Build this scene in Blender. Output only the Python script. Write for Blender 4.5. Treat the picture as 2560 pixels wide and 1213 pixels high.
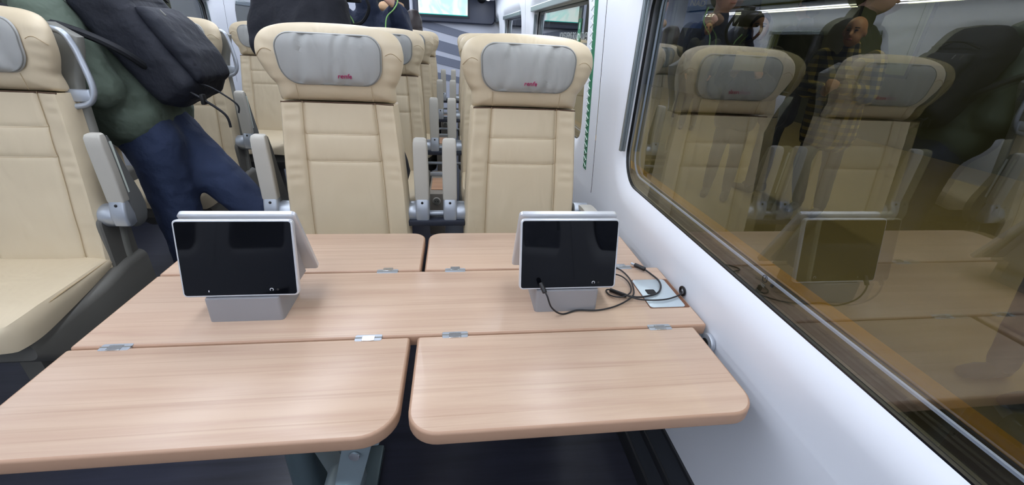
import bpy, bmesh, math, random
from mathutils import Vector, Matrix, noise
PI=math.pi
random.seed(4)
scene=bpy.context.scene
for o in list(bpy.data.objects): bpy.data.objects.remove(o)
COL=scene.collection

# ---------------------------------------------------------------- camera
YAW,PITCH,ROLL=.1439,.4568,.0547
CAM=Vector((.0826,0,1.23))
fwd=Vector((math.sin(YAW)*math.cos(PITCH),math.cos(YAW)*math.cos(PITCH),-math.sin(PITCH)))
right=Vector((math.cos(YAW),-math.sin(YAW),0)); up=right.cross(fwd)
r_=math.cos(ROLL)*right+math.sin(ROLL)*up; u_=-math.sin(ROLL)*right+math.cos(ROLL)*up
cd=bpy.data.cameras.new('camera'); cam=bpy.data.objects.new('camera',cd); COL.objects.link(cam)
M=Matrix((r_,u_,-fwd)).transposed().to_4x4(); M.translation=CAM; cam.matrix_world=M
cd.sensor_fit='HORIZONTAL'; cd.sensor_width=36; cd.lens=1048.3*36/2560; cd.clip_start=.02; cd.clip_end=100
scene.camera=cam
# ---------------------------------------------------------------- colour management, world
vs=scene.view_settings; vs.view_transform='Standard'; vs.look='None'; vs.gamma=1; vs.use_curve_mapping=False
vs.exposure=0.04
wd=bpy.data.worlds.new('world'); scene.world=wd; wd.use_nodes=True
wd.node_tree.nodes['Background'].inputs[0].default_value=(.10,.12,.15,1)
wd.node_tree.nodes['Background'].inputs[1].default_value=.25
# ---------------------------------------------------------------- lights (the real lamps)
def area(name,loc,rot,sx,sy,power,color=(1,1,1)):
    l=bpy.data.lights.new(name,'AREA'); l.shape='RECTANGLE'; l.size=sx; l.size_y=sy; l.energy=power; l.color=color
    o=bpy.data.objects.new(name,l); COL.objects.link(o); o.location=loc; o.rotation_euler=rot; return o
COOL=(.90,.95,1.0)
for x,e in ((-.42,7),(-.98,5)):
    area('ceiling_lamp',(x,.7,1.925),(0,0,0),.16,9.3,e,COOL)
area('wall_lamp_window_side',(.42,.7,1.555),(0,math.radians(8),0),.03,9.3,18,COOL)
area('wall_lamp_far_side',(-1.82,.7,1.555),(0,math.radians(-8),0),.03,9.3,11,COOL)
for y in (1.5,5.5,9.5):
    area('platform_lamp',(3.2,y,3.15),(0,0,0),.3,2.6,20,(1,.97,.88))

# ---------------------------------------------------------------- materials
MATS={}
def srgb(r,g,b):
    f=lambda c:(c/255/12.92 if c/255<=.04045 else ((c/255+.055)/1.055)**2.4)
    return (f(r),f(g),f(b),1)
def nt(name):
    m=bpy.data.materials.new(name); m.use_nodes=True; t=m.node_tree
    return m,t,t.nodes['Principled BSDF']
def N(t,ty,**kw):
    n=t.nodes.new(ty)
    for k,v in kw.items(): setattr(n,k,v)
    return n
def coords(t,scale=(1,1,1),rot=(0,0,0)):
    tc=N(t,'ShaderNodeTexCoord'); mp=N(t,'ShaderNodeMapping'); mp.inputs['Scale'].default_value=scale; mp.inputs['Rotation'].default_value=rot
    t.links.new(tc.outputs['Object'],mp.inputs['Vector']); return mp.outputs['Vector']
def simple(name,rgb,rough=.5,metal=0,var=.06,vscale=(6,6,6),bump=0,bscale=60,coat=0,spec=.5,bdist=.002):
    m,t,p=nt(name); c=srgb(*rgb)
    p.inputs['Roughness'].default_value=rough; p.inputs['Metallic'].default_value=metal
    p.inputs['Coat Weight'].default_value=coat; p.inputs['Specular IOR Level'].default_value=spec
    v=coords(t,vscale); n=N(t,'ShaderNodeTexNoise'); n.inputs['Scale'].default_value=1; n.inputs['Detail'].default_value=4
    t.links.new(v,n.inputs['Vector'])
    mx=N(t,'ShaderNodeMix',data_type='RGBA'); mx.inputs['A'].default_value=tuple(x*(1-var) for x in c[:3])+(1,); mx.inputs['B'].default_value=tuple(min(1,x*(1+var)) for x in c[:3])+(1,)
    t.links.new(n.outputs['Fac'],mx.inputs['Factor']); t.links.new(mx.outputs['Result'],p.inputs['Base Color'])
    if bump:
        v2=coords(t,(1,1,1)); n2=N(t,'ShaderNodeTexNoise'); n2.inputs['Scale'].default_value=bscale; n2.inputs['Detail'].default_value=3
        t.links.new(v2,n2.inputs['Vector']); b=N(t,'ShaderNodeBump'); b.inputs['Strength'].default_value=bump; b.inputs['Distance'].default_value=bdist
        t.links.new(n2.outputs['Fac'],b.inputs['Height']); t.links.new(b.outputs['Normal'],p.inputs['Normal'])
    MATS[name]=m; return m
def emit(name,rgb,s):
    m,t,p=nt(name); p.inputs['Base Color'].default_value=srgb(*rgb); p.inputs['Emission Color'].default_value=srgb(*rgb); p.inputs['Emission Strength'].default_value=s
    MATS[name]=m; return m
def wood(name,base,dark,sc=(1.3,26,26)):
    m,t,p=nt(name); p.inputs['Roughness'].default_value=.30
    v=coords(t,sc); n=N(t,'ShaderNodeTexNoise'); n.inputs['Scale'].default_value=1.6; n.inputs['Detail'].default_value=7; n.inputs['Roughness'].default_value=.62; n.inputs['Distortion'].default_value=.5
    t.links.new(v,n.inputs['Vector'])
    r=N(t,'ShaderNodeValToRGB'); e=r.color_ramp.elements; e[0].position=.28; e[0].color=srgb(*dark); e[1].position=.60; e[1].color=srgb(*base)
    t.links.new(n.outputs['Fac'],r.inputs['Fac'])
    # fine dark growth lines along the board
    v2=coords(t,(sc[0]*.8,sc[1]*7,sc[2]*7)); n2=N(t,'ShaderNodeTexNoise'); n2.inputs['Scale'].default_value=1; n2.inputs['Detail'].default_value=3; n2.inputs['Distortion'].default_value=.3
    t.links.new(v2,n2.inputs['Vector']); r2=N(t,'ShaderNodeValToRGB'); e=r2.color_ramp.elements; e[0].position=.33; e[0].color=(.90,.88,.86,1); e[1].position=.45; e[1].color=(1,1,1,1)
    t.links.new(n2.outputs['Fac'],r2.inputs['Fac'])
    v3=coords(t,(1.5,3,3)); n3=N(t,'ShaderNodeTexNoise'); n3.inputs['Scale'].default_value=1.5
    t.links.new(v3,n3.inputs['Vector']); r3=N(t,'ShaderNodeValToRGB'); e=r3.color_ramp.elements; e[0].position=.3; e[0].color=(.93,.92,.93,1); e[1].position=.7; e[1].color=(1.05,1.02,1,1)
    t.links.new(n3.outputs['Fac'],r3.inputs['Fac'])
    a=N(t,'ShaderNodeMix',data_type='RGBA',blend_type='MULTIPLY'); a.inputs['Factor'].default_value=1
    t.links.new(r.outputs['Color'],a.inputs['A']); t.links.new(r2.outputs['Color'],a.inputs['B'])
    b=N(t,'ShaderNodeMix',data_type='RGBA',blend_type='MULTIPLY'); b.inputs['Factor'].default_value=1
    t.links.new(a.outputs['Result'],b.inputs['A']); t.links.new(r3.outputs['Color'],b.inputs['B']); t.links.new(b.outputs['Result'],p.inputs['Base Color'])
    MATS[name]=m; return m
def leather(name,rgb,wr=.35,rough=.48):
    m=simple(name,rgb,rough,0,.05,(5,5,5)); t=m.node_tree; p=t.nodes['Principled BSDF']
    v=coords(t,(9,9,3.0)); n=N(t,'ShaderNodeTexNoise'); n.inputs['Scale'].default_value=1.2; n.inputs['Detail'].default_value=2; n.inputs['Distortion'].default_value=1.2
    t.links.new(v,n.inputs['Vector']); b=N(t,'ShaderNodeBump'); b.inputs['Strength'].default_value=wr; b.inputs['Distance'].default_value=.02
    v2=coords(t,(1,1,1)); n2=N(t,'ShaderNodeTexNoise'); n2.inputs['Scale'].default_value=700; t.links.new(v2,n2.inputs['Vector'])
    b2=N(t,'ShaderNodeBump'); b2.inputs['Strength'].default_value=.12; b2.inputs['Distance'].default_value=.0008
    t.links.new(n.outputs['Fac'],b.inputs['Height']); t.links.new(n2.outputs['Fac'],b2.inputs['Height'])
    t.links.new(b.outputs['Normal'],b2.inputs['Normal']); t.links.new(b2.outputs['Normal'],p.inputs['Normal']); return m
leather('cream_leather',(203,187,158),.22)
leather('grey_leather',(158,158,154),.30)
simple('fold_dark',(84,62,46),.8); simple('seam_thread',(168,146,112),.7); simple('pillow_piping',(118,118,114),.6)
simple('logo_red',(168,38,92),.7,var=.02)
simple('shell_grey',(118,117,110),.55); simple('shell_dark',(94,92,86),.6)
simple('arm_pad',(178,174,164),.5,bump=.1,bscale=300); simple('arm_shell',(96,97,96),.5); simple('arm_strip',(206,214,206),.4)
simple('silver',(176,182,190),.38,.6); simple('steel',(200,203,206),.25,.9,bump=.05,bscale=200); simple('dark_hole',(10,10,12),.6)
simple('dark_beam',(46,50,62),.5,.3); simple('console_grey',(128,120,110),.6)
wood('table_wood',(196,171,149),(180,152,131)); simple('wood_edge',(168,134,110),.5,var=.05); wood('tray_wood',(190,150,118),(160,120,92))
simple('wall_white',(226,229,236),.42,var=.015,vscale=(2,2,2)); simple('wall_joint',(150,154,166),.6)
simple('kick_panel',(58,62,68),.6); simple('kick_dark',(34,36,40),.6)
simple('ceiling_white',(215,217,222),.6,var=.01); simple('rack_grey',(150,156,166),.4)
wood('floor_vinyl',(52,54,66),(38,40,50),(1.2,14,14))
simple('rubber',(12,12,16),.35); simple('spacer_light',(176,190,255),.4,.2); simple('rail_alu',(150,160,164),.3,.8)
simple('tablet_shell',(206,208,212),.35,.4); simple('tablet_base',(146,146,149),.42,.25); simple('screen_black',(5,6,10),.04,spec=.3)
simple('icon_white',(200,200,205),.5); simple('lid_silver',(196,208,214),.35,.45); simple('lid_recess',(104,66,44),.7)
simple('cable_black',(20,20,23),.5); simple('cord_green',(150,205,120),.5)
simple('column_metal',(96,112,118),.4,.5); simple('bracket_metal',(150,166,172),.4,.5)
simple('sticker_green',(26,120,84),.5); simple('sticker_white',(212,220,214),.5); simple('letter_grey',(150,156,156),.6)
simple('bulk_white',(206,210,224),.45); simple('bulk_band',(126,132,150),.5); simple('tv_housing',(62,67,84),.4); simple('tv_bezel',(28,34,46),.35)
simple('parka_green',(82,94,82),.8,var=.15,bump=.8,bscale=14,bdist=.02); simple('parka_dark',(38,44,44),.85,var=.15)
simple('pack_navy',(17,21,33),.75,var=.2,bump=.6,bscale=30,bdist=.01); simple('pack_strap',(14,17,24),.7)
simple('jeans_blue',(38,50,78),.85,var=.25,vscale=(14,14,5),bump=.7,bscale=22,bdist=.012)
simple('coat_black',(12,15,26),.85,var=.2,bump=.6,bscale=16,bdist=.015); simple('jacket_navy',(26,38,64),.75,var=.25,bump=.7,bscale=25,bdist=.015)
simple('puffer_brown',(50,42,42),.5,var=.2); simple('trousers_dark',(26,28,36),.8,var=.15); simple('trousers_grey',(70,76,84),.85,var=.12)
simple('skin',(206,160,140),.5,var=.05); simple('hair_dark',(28,24,22),.6,bump=.6,bscale=90); simple('eye_dark',(20,18,18),.3); simple('lip',(165,95,88),.5)
simple('shoe_dark',(30,30,34),.5); simple('shoe_grey',(92,92,102),.7,var=.15); simple('camera_black',(20,20,24),.4); simple('fur',(92,86,78),.95,bump=1,bscale=80,bdist=.02)
simple('paper',(190,176,140),.7); simple('beige_cloth',(196,160,124),.8)
simple('platform_concrete',(158,146,112),.7,var=.10,vscale=(2,2,2),bump=.2,bscale=20); simple('platform_edge',(84,76,70),.7,var=.12,vscale=(8,8,8))
simple('platform_yellow',(226,172,26),.6,var=.08); simple('platform_wall',(74,78,66),.7,var=.35,vscale=(.8,.8,.8)); simple('platform_dark',(40,42,44),.8)
simple('flag_blue',(30,80,190),.6); simple('poster_green',(110,124,84),.6,var=.4,vscale=(2,2,2)); simple('train_dark',(22,22,24),.6)
emit('lamp_face',(232,240,255),9.0); emit('platform_tube',(255,244,225),8.0)
def screen_mat():
    m,t,p=nt('tv_picture'); p.inputs['Base Color'].default_value=(0,0,0,1); p.inputs['Roughness'].default_value=.2
    tc=N(t,'ShaderNodeTexCoord'); n=N(t,'ShaderNodeTexNoise'); n.inputs['Scale'].default_value=5; n.inputs['Distortion'].default_value=1.2
    t.links.new(tc.outputs['Object'],n.inputs['Vector']); r=N(t,'ShaderNodeValToRGB'); e=r.color_ramp.elements
    e[0].position=.38; e[0].color=srgb(200,250,248); e[1].position=.52; e[1].color=srgb(240,255,255)
    t.links.new(n.outputs['Fac'],r.inputs['Fac']); t.links.new(r.outputs['Color'],p.inputs['Emission Color']); p.inputs['Emission Strength'].default_value=1.1
    MATS['tv_picture']=m
screen_mat(); emit('tv_teal',(30,160,150),.8)
def plaid_mat():
    m,t,p=nt('plaid'); p.inputs['Roughness'].default_value=.9
    tc=N(t,'ShaderNodeTexCoord'); sp=N(t,'ShaderNodeSeparateXYZ'); t.links.new(tc.outputs['Object'],sp.inputs[0]); acc=None
    def wave(out,freq,ph):
        a=N(t,'ShaderNodeMath',operation='MULTIPLY_ADD'); a.inputs[1].default_value=freq; a.inputs[2].default_value=ph; t.links.new(out,a.inputs[0])
        s=N(t,'ShaderNodeMath',operation='SINE'); t.links.new(a.outputs[0],s.inputs[0]); g=N(t,'ShaderNodeMath',operation='GREATER_THAN'); g.inputs[1].default_value=.25; t.links.new(s.outputs[0],g.inputs[0]); return g.outputs[0]
    a=wave(sp.outputs['X'],105,0); b=wave(sp.outputs['Z'],115,1); d=N(t,'ShaderNodeMath',operation='ADD'); t.links.new(a,d.inputs[0]); t.links.new(b,d.inputs[1])
    h=N(t,'ShaderNodeMath',operation='MULTIPLY'); h.inputs[1].default_value=.5; t.links.new(d.outputs[0],h.inputs[0])
    r=N(t,'ShaderNodeValToRGB'); e=r.color_ramp.elements; e[0].color=srgb(44,52,60); e[1].color=srgb(190,176,110); x=e.new(.5); x.color=srgb(104,104,84)
    t.links.new(h.outputs[0],r.inputs['Fac']); t.links.new(r.outputs['Color'],p.inputs['Base Color']); MATS['plaid']=m
plaid_mat()
def glass_mat(name,tint,f0):
    m=bpy.data.materials.new(name); m.use_nodes=True; t=m.node_tree; t.nodes.clear()
    out=N(t,'ShaderNodeOutputMaterial'); tr=N(t,'ShaderNodeBsdfTransparent'); tr.inputs[0].default_value=tint
    gl=N(t,'ShaderNodeBsdfGlossy'); gl.inputs['Roughness'].default_value=.0; gl.inputs['Color'].default_value=(.90,.92,.95,1)
    lw=N(t,'ShaderNodeLayerWeight'); lw.inputs[0].default_value=.5
    pw=N(t,'ShaderNodeMath',operation='POWER'); pw.inputs[1].default_value=3.2; t.links.new(lw.outputs['Facing'],pw.inputs[0])
    ma=N(t,'ShaderNodeMath',operation='MULTIPLY_ADD'); ma.inputs[1].default_value=1-f0; ma.inputs[2].default_value=f0; t.links.new(pw.outputs[0],ma.inputs[0])
    ge=N(t,'ShaderNodeNewGeometry'); sb=N(t,'ShaderNodeMath',operation='SUBTRACT'); sb.inputs[0].default_value=1; t.links.new(ge.outputs['Backfacing'],sb.inputs[1])
    mu=N(t,'ShaderNodeMath',operation='MULTIPLY'); t.links.new(ma.outputs[0],mu.inputs[0]); t.links.new(sb.outputs[0],mu.inputs[1])
    mx=N(t,'ShaderNodeMixShader'); t.links.new(mu.outputs[0],mx.inputs[0]); t.links.new(tr.outputs[0],mx.inputs[1]); t.links.new(gl.outputs[0],mx.inputs[2]); t.links.new(mx.outputs[0],out.inputs[0])
    MATS[name]=m
glass_mat('window_glass',(.91,.90,.80,1),.125)
# ---------------------------------------------------------------- object helpers
def obj(name,bm,mat,parent=None,smooth=True,mats=None,keep=False):
    me=bpy.data.meshes.new(name); bmesh.ops.recalc_face_normals(bm,faces=bm.faces) if not keep else None
    bm.to_mesh(me); bm.free()
    for x in (mats or [mat]): me.materials.append(MATS[x])
    if smooth:
        for p in me.polygons: p.use_smooth=True
    o=bpy.data.objects.new(name,me); COL.objects.link(o)
    if smooth: me.set_sharp_from_angle(angle=math.radians(38))
    if parent:
        o.parent=parent
    return o
def tag(o,label,cat,group=None,kind=None):
    o['label']=label; o['category']=cat
    if group:o['group']=group
    if kind:o['kind']=kind
    return o
def thing(name,label,cat,loc=(0,0,0),rotz=0,group=None):
    o=bpy.data.objects.new(name,None); o.empty_display_size=.05; COL.objects.link(o); o.location=loc; o.rotation_euler=(0,0,rotz)
    return tag(o,label,cat,group)
def struct(o): o['kind']='structure'; return o
def shift(bm,v): bmesh.ops.translate(bm,verts=bm.verts,vec=v); return bm
def box(bm,x0,x1,y0,y1,z0,z1,bev=0,seg=2):
    n=len(bm.verts); vs=[bm.verts.new((x,y,z)) for x in (x0,x1) for y in (y0,y1) for z in (z0,z1)]
    F=[bm.faces.new([vs[i] for i in q]) for q in ((0,1,3,2),(4,6,7,5),(0,4,5,1),(2,3,7,6),(0,2,6,4),(1,5,7,3))]
    if bev: bmesh.ops.bevel(bm,geom=list({e for f in F for e in f.edges}),offset=bev,segments=seg,affect='EDGES',profile=.5)
    return bm
def nb(): return bmesh.new()
def loft(bm,rings,cap=True,closed=True):
    R=[[bm.verts.new(p) for p in r] for r in rings]
    for a,b in zip(R,R[1:]):
        n=len(a)
        for i in range(n if closed else n-1): bm.faces.new((a[i],a[(i+1)%n],b[(i+1)%n],b[i]))
    if cap: bm.faces.new(R[0][::-1]); bm.faces.new(R[-1])
    return bm
def smoothpath(pts,n=8,closed=False):
    P=[Vector(p) for p in pts]; out=[]; m=len(P)
    for i in range(m if closed else m-1):
        if closed: p0,p1,p2,p3=P[i-1],P[i],P[(i+1)%m],P[(i+2)%m]
        else: p0=P[max(i-1,0)];p1=P[i];p2=P[i+1];p3=P[min(i+2,m-1)]
        for k in range(n):
            t=k/n; out.append(.5*((2*p1)+(-p0+p2)*t+(2*p0-5*p1+4*p2-p3)*t*t+(-p0+3*p1-3*p2+p3)*t**3))
    if not closed: out.append(P[-1])
    return out
def tube(bm,pts,r,n=8,closed=False,sx=1):
    P=[Vector(p) for p in pts]; m=len(P); rings=[]; nrm=None
    for i in range(m):
        d=(P[(i+1)%m]-P[i-1]) if closed else (P[min(i+1,m-1)]-P[max(i-1,0)])
        d.normalize()
        if nrm is None: nrm=d.orthogonal().normalized()
        else:
            nrm=(nrm-d*nrm.dot(d))
            nrm=nrm.normalized() if nrm.length>1e-6 else d.orthogonal().normalized()
        b=d.cross(nrm); rr=r(i/(m-1)) if callable(r) else r
        rings.append([P[i]+(nrm*math.cos(2*PI*k/n)*sx+b*math.sin(2*PI*k/n))*rr for k in range(n)])
    if closed:
        V=[[bm.verts.new(p) for p in q] for q in rings]
        for i in range(m):
            a,b=V[i],V[(i+1)%m]
            for k in range(n): bm.faces.new((a[k],a[(k+1)%n],b[(k+1)%n],b[k]))
    else: loft(bm,rings)
    return bm
def cyl(bm,c0,c1,r,n=24,bev=0):
    c0,c1=Vector(c0),Vector(c1); d=(c1-c0); L=d.length; d.normalize(); a=d.orthogonal().normalized(); b=d.cross(a)
    ring=lambda t,rr:[c0+d*t+(a*math.cos(2*PI*k/n)+b*math.sin(2*PI*k/n))*rr for k in range(n)]
    if bev: R=[ring(0,r-bev),ring(bev*.3,r-bev*.3),ring(bev,r),ring(L-bev,r),ring(L-bev*.3,r-bev*.3),ring(L,r-bev)]
    else: R=[ring(0,r),ring(L,r)]
    return loft(bm,R)
def rrect(x0,x1,y0,y1,r,n=8):
    rs=r if isinstance(r,(tuple,list)) else (r,)*4   # order: (x0,y0) (x1,y0) (x1,y1) (x0,y1)
    out=[]
    for (cx,cy,a0),rr in zip(((x0,y0,PI),(x1,y0,1.5*PI),(x1,y1,0),(x0,y1,.5*PI)),rs):
        sx=1 if cx==x0 else -1; sy=1 if cy==y0 else -1
        for k in range(n+1):
            a=a0+PI/2*k/n; out.append((cx+sx*rr+rr*math.cos(a),cy+sy*rr+rr*math.sin(a)))
    return out
def inset(poly,d):
    m=len(poly); out=[]
    for i in range(m):
        p0=Vector(poly[i-1]);p1=Vector(poly[i]);p2=Vector(poly[(i+1)%m])
        a=(p1-p0); b=(p2-p1)
        if a.length<1e-7:a=b.copy()
        if b.length<1e-7:b=a.copy()
        a.normalize();b.normalize(); n=Vector((-(a.y+b.y),a.x+b.x)); n=n.normalized() if n.length>1e-6 else Vector((0,0))
        c=max(.4,n.dot(Vector((-a.y,a.x)))); out.append(tuple(p1+n*d/c))
    return out
def slab(bm,poly,z0,z1,bev,seg=3):       # horizontal board from CCW outline with rounded top and bottom rim
    rings=[]
    for k in range(seg+1):
        a=PI/2*k/seg; rings.append([(x,y,z0+bev*(1-math.sin(a))) for x,y in inset(poly,bev*(1-math.cos(a)))][:])
    rings=[[(x,y,z0+bev*(1-math.sin(PI/2*k/seg))) for x,y in inset(poly,bev*(1-math.cos(PI/2*k/seg)))] for k in range(seg+1)]
    low=[[(x,y,z0+bev*(1-math.cos(PI/2*k/seg))) for x,y in inset(poly,bev*(1-math.sin(PI/2*k/seg)))] for k in range(seg+1)]
    top=[[(x,y,z1-bev*(1-math.cos(PI/2*k/seg))) for x,y in inset(poly,bev*(1-math.sin(PI/2*k/seg)))] for k in range(seg,-1,-1)]
    # low: k=0 inset bev at z0 ... k=seg full outline at z0+bev
    loft(bm,low+top[0:]); return bm
def resample(poly,d):
    out=[]
    for i,p in enumerate(poly):
        q=poly[(i+1)%len(poly)]; L=math.hypot(q[0]-p[0],q[1]-p[1]); k=max(1,int(L/d))
        out+=[(p[0]+(q[0]-p[0])*j/k,p[1]+(q[1]-p[1])*j/k) for j in range(k)]
    return out
def puff(bm,outline,fy,tf,tb,smooth_n=2.5,levels=(1,.985,.96,.92,.86,.76,.62,.45,.25),disp=None):
    # cushion from an outline in XZ; fy(x,z)=mid surface y; tf/tb front (towards -y) and back thickness
    cx=sum(p[0] for p in outline)/len(outline); cz=sum(p[1] for p in outline)/len(outline)
    def prof(s): return (max(0,1-s**(2*smooth_n)))**.5
    def ring(s,front):
        out=[]
        for x,z in outline:
            X=cx+(x-cx)*s; Z=cz+(z-cz)*s; h=prof(s)
            y=fy(X,Z)+(-tf*h if front else tb*h)
            if disp and front: y+=disp(X,Z)*min(1,(1-s)*8)
            out.append((X,y,Z))
        return out
    rings=[ring(s,False) for s in levels[::-1]]+[ring(s,True) for s in levels[1:]]
    return loft(bm,rings)
def text_mesh(name,s,size,mat,parent,loc,rot,shear=0,extr=.0004,align='LEFT',bold=0):
    cu=bpy.data.curves.new(name,'FONT'); cu.body=s; cu.size=size; cu.shear=shear; cu.extrude=extr; cu.align_x=align; cu.offset=bold; cu.resolution_u=3
    o=bpy.data.objects.new(name,cu); COL.objects.link(o); dg=bpy.context.evaluated_depsgraph_get(); dg.update()
    me=bpy.data.meshes.new_from_object(o.evaluated_get(dg)); bpy.data.objects.remove(o); me.materials.clear(); me.materials.append(MATS[mat])
    q=bpy.data.objects.new(name,me); COL.objects.link(q); q.location=loc; q.rotation_euler=rot
    if parent: q.parent=parent
    return q
def copy_tree(o,parent=None):
    c=o.copy(); COL.objects.link(c)
    if parent is not None: c.parent=parent
    for ch in [x for x in list(bpy.data.objects) if x.parent==o]: copy_tree(ch,c)
    return c
FLOOR=.09
# ================================================================= THE CARRIAGE SHELL
XG=.600       # inner pane
XC=-1.40      # left side is the mirror image: x -> XC - x
def wall_x(z):
    return .5855-max(0,z-.73)*.055
def wins(off=0):  # (panel y0,y1, window y0,y1)
    out=[]
    for k in range(-2,4):
        a=-.27+off+1.73*k; out.append((a,a+1.73,a+.24,a+1.49))
    return out
WZ0,WZ1=.846,1.405
ZP0,ZP1=.712,1.575
def panel(y0,y1,w0,w1,mir):
    bm=nb(); n=10
    inner=rrect(w0,w1,WZ0,WZ1,.10,n)
    # outer boundary with matching point count
    def outerpt(i):
        seg=i//(n+1); k=i%(n+1)
        c=[(y0,ZP0),(y1,ZP0),(y1,ZP1),(y0,ZP1)][seg]
        px,pz=inner[i]
        t=k/n
        if seg==0: return (c[0],pz+(c[1]-pz)*min(1,2*t)) if t<=.5 else (px+(c[0]-px)*(2-2*t),c[1])
        if seg==1: return (px+(c[0]-px)*min(1,2*t),c[1]) if t<=.5 else (c[0],pz+(c[1]-pz)*(2-2*t))
        if seg==2: return (c[0],pz+(c[1]-pz)*min(1,2*t)) if t<=.5 else (px+(c[0]-px)*(2-2*t),c[1])
        return (px+(c[0]-px)*min(1,2*t),c[1]) if t<=.5 else (c[0],pz+(c[1]-pz)*(2-2*t))
    outer=[outerpt(i) for i in range(len(inner))]
    def X(z,e): return wall_x(z)+e
    R=.062; rings=[]
    # deep reveal, then the rounded lip growing out of the wall
    rings.append([(XG-.003,y,z) for y,z in inner])
    prev=[(y,z) for y,z in inner]
    for k in range(0,13):
        a=k/12; d=R*a; e=.019*(1-a)**2.0
        ring=inset(inner,-d)
        rings.append([(min(XG-.0025,X(z,e)),y,z) for y,z in ring])
        last=ring
    for t in (.25,.5,.75,1):
        rings.append([(X(z1,0),y1_,z1) for (y1_,z1) in [(a[0]+(b[0]-a[0])*t,a[1]+(b[1]-a[1])*t) for a,b in zip(last,outer)]])
    V=[[bm.verts.new((p if not mir else (XC-p[0],p[1],p[2]))) for p in r] for r in rings]
    m=len(inner)
    for a,b in zip(V,V[1:]):
        for i in range(m):
            try: bm.faces.new((a[i],a[(i+1)%m],b[(i+1)%m],b[i]))
            except ValueError: pass
    bmesh.ops.remove_doubles(bm,verts=bm.verts,dist=1e-5)
    return bm
def mirx(x,mir): return XC-x if mir else x
for mir,side in ((False,'right'),(True,'left')):
    # lower wall with crease, upper wall, kick panel: one continuous profile
    bm=nb(); Y0,Y1=-4.0,6.4
    for prof in ([(.5855,ZP0+.001),(.5862,.700),(.589,.66),(.595,.58),(.601,.45),(.600,.352)],[(wall_x(ZP1),ZP1),(.53,1.62),(.50,1.95)]):
        V=[[bm.verts.new((mirx(x,mir),y,z)) for x,z in prof] for y in [Y0+(Y1-Y0)*k/8 for k in range(9)]]
        for a,b in zip(V,V[1:]):
            for i in range(len(prof)-1): bm.faces.new((a[i],a[i+1],b[i+1],b[i]))
    w=struct(obj('wall_'+side,bm,'wall_white'))
    w.data.materials.append(MATS['wall_joint'])
    bm=nb(); x=mirx(.60,mir); s=-1 if mir else 1
    box(bm,*sorted((mirx(.598,mir),mirx(.612,mir))),Y0,Y1,FLOOR,.350)
    struct(obj('baseboard_'+side,bm,'kick_panel'))
    bm=nb(); box(bm,*sorted((mirx(.592,mir),mirx(.606,mir))),Y0,Y1,.235,.262,.003); box(bm,*sorted((mirx(.590,mir),mirx(.606,mir))),Y0,Y1,FLOOR,.15,.003)
    box(bm,*sorted((mirx(.594,mir),mirx(.606,mir))),Y0,Y1,.344,.356,.002)
    struct(obj('trim_1' if not mir else 'trim_2',bm,'kick_dark'))
    for i,(a,b,c,d) in enumerate(wins(-.38 if mir else 0)):
        struct(obj('wall_'+side+'_panel',panel(a+.0025,b-.0025,c,d,mir),'wall_white'))
        # joint behind the panel gap
        bm=nb(); V=[]
        for z in (ZP0,.8,1.0,1.2,1.4,ZP1):
            V.append([bm.verts.new((mirx(wall_x(z)+.004,mir),y,z)) for y in (b-.006,b+.006)])
        for p,q in zip(V,V[1:]): bm.faces.new((p[0],p[1],q[1],q[0]))
        struct(obj('trim_%d'%(10+i+(20 if mir else 0)),bm,'wall_joint'))
        # window: rubber gasket, double glazing with light spacer
        win=struct(bpy.data.objects.new('window_%d'%(i+1+(6 if mir else 0)),None)); COL.objects.link(win); win.location=(mirx(XG,mir),(c+d)/2,WZ0)
        def WP(name,bm,mat,sm=False):
            shift(bm,-win.location); return obj(name,bm,mat,win,sm)
        def yzslab(bm,poly_out,poly_in,xa,xb):
            rings=[[(mirx(xa,mir),y,z) for y,z in poly_out],[(mirx(xb,mir),y,z) for y,z in poly_out],[(mirx(xb,mir),y,z) for y,z in poly_in],[(mirx(xa,mir),y,z) for y,z in poly_in],[(mirx(xa,mir),y,z) for y,z in poly_out]]
            R=[[bm.verts.new(p) for p in r] for r in rings[:4]]; R.append(R[0]); m=len(poly_out)
            for A,B in zip(R,R[1:]):
                for k in range(m): bm.faces.new((A[k],A[(k+1)%m],B[(k+1)%m],B[k]))
            return bm
        outl=rrect(c,d,WZ0,WZ1,.10,10)
        WP('gasket',yzslab(nb(),inset(outl,-.006),inset(outl,.002),XG-.003,XG+.003),'rubber')
        WP('spacer',yzslab(nb(),inset(outl,.030),inset(outl,.0335),XG+.010,XG+.014),'spacer_light')
        WP('outer_frame',yzslab(nb(),inset(outl,-.03),inset(outl,.001),XG+.006,XG+.012),'rubber')
        for k,xx in enumerate((XG+.001,XG+.019)):
            bm=nb(); o2=inset(outl,-.004)
            loft(bm,[[(mirx(xx,mir),y,z) for y,z in o2],[(mirx(xx+.004,mir),y,z) for y,z in o2]])
            WP('pane',bm,'window_glass')
        # blind cassette and side rails
        bm=nb(); box(bm,*sorted((mirx(wall_x(1.39)-.004,mir),mirx(XG-.008,mir))),c+.012,d-.012,WZ1-.035,WZ1-.004,.004)
        for yy in (d-.016,):
            for q in (0,.014):
                box(bm,*sorted((mirx(.578-q*.6,mir),mirx(.586-q*.6,mir))),yy,yy+.012,.935,WZ1-.02,.0015)
        WP('blind_rail',bm,'rail_alu')
bm=nb(); box(bm,XC-.62,.62,-4.0,7.6,FLOOR-.05,FLOOR); struct(obj('floor',bm,'floor_vinyl',smooth=False))
bm=nb(); box(bm,XC-.5,.5,-4.0,6.4,1.95,1.99); struct(obj('ceiling',bm,'ceiling_white',smooth=False))
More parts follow.
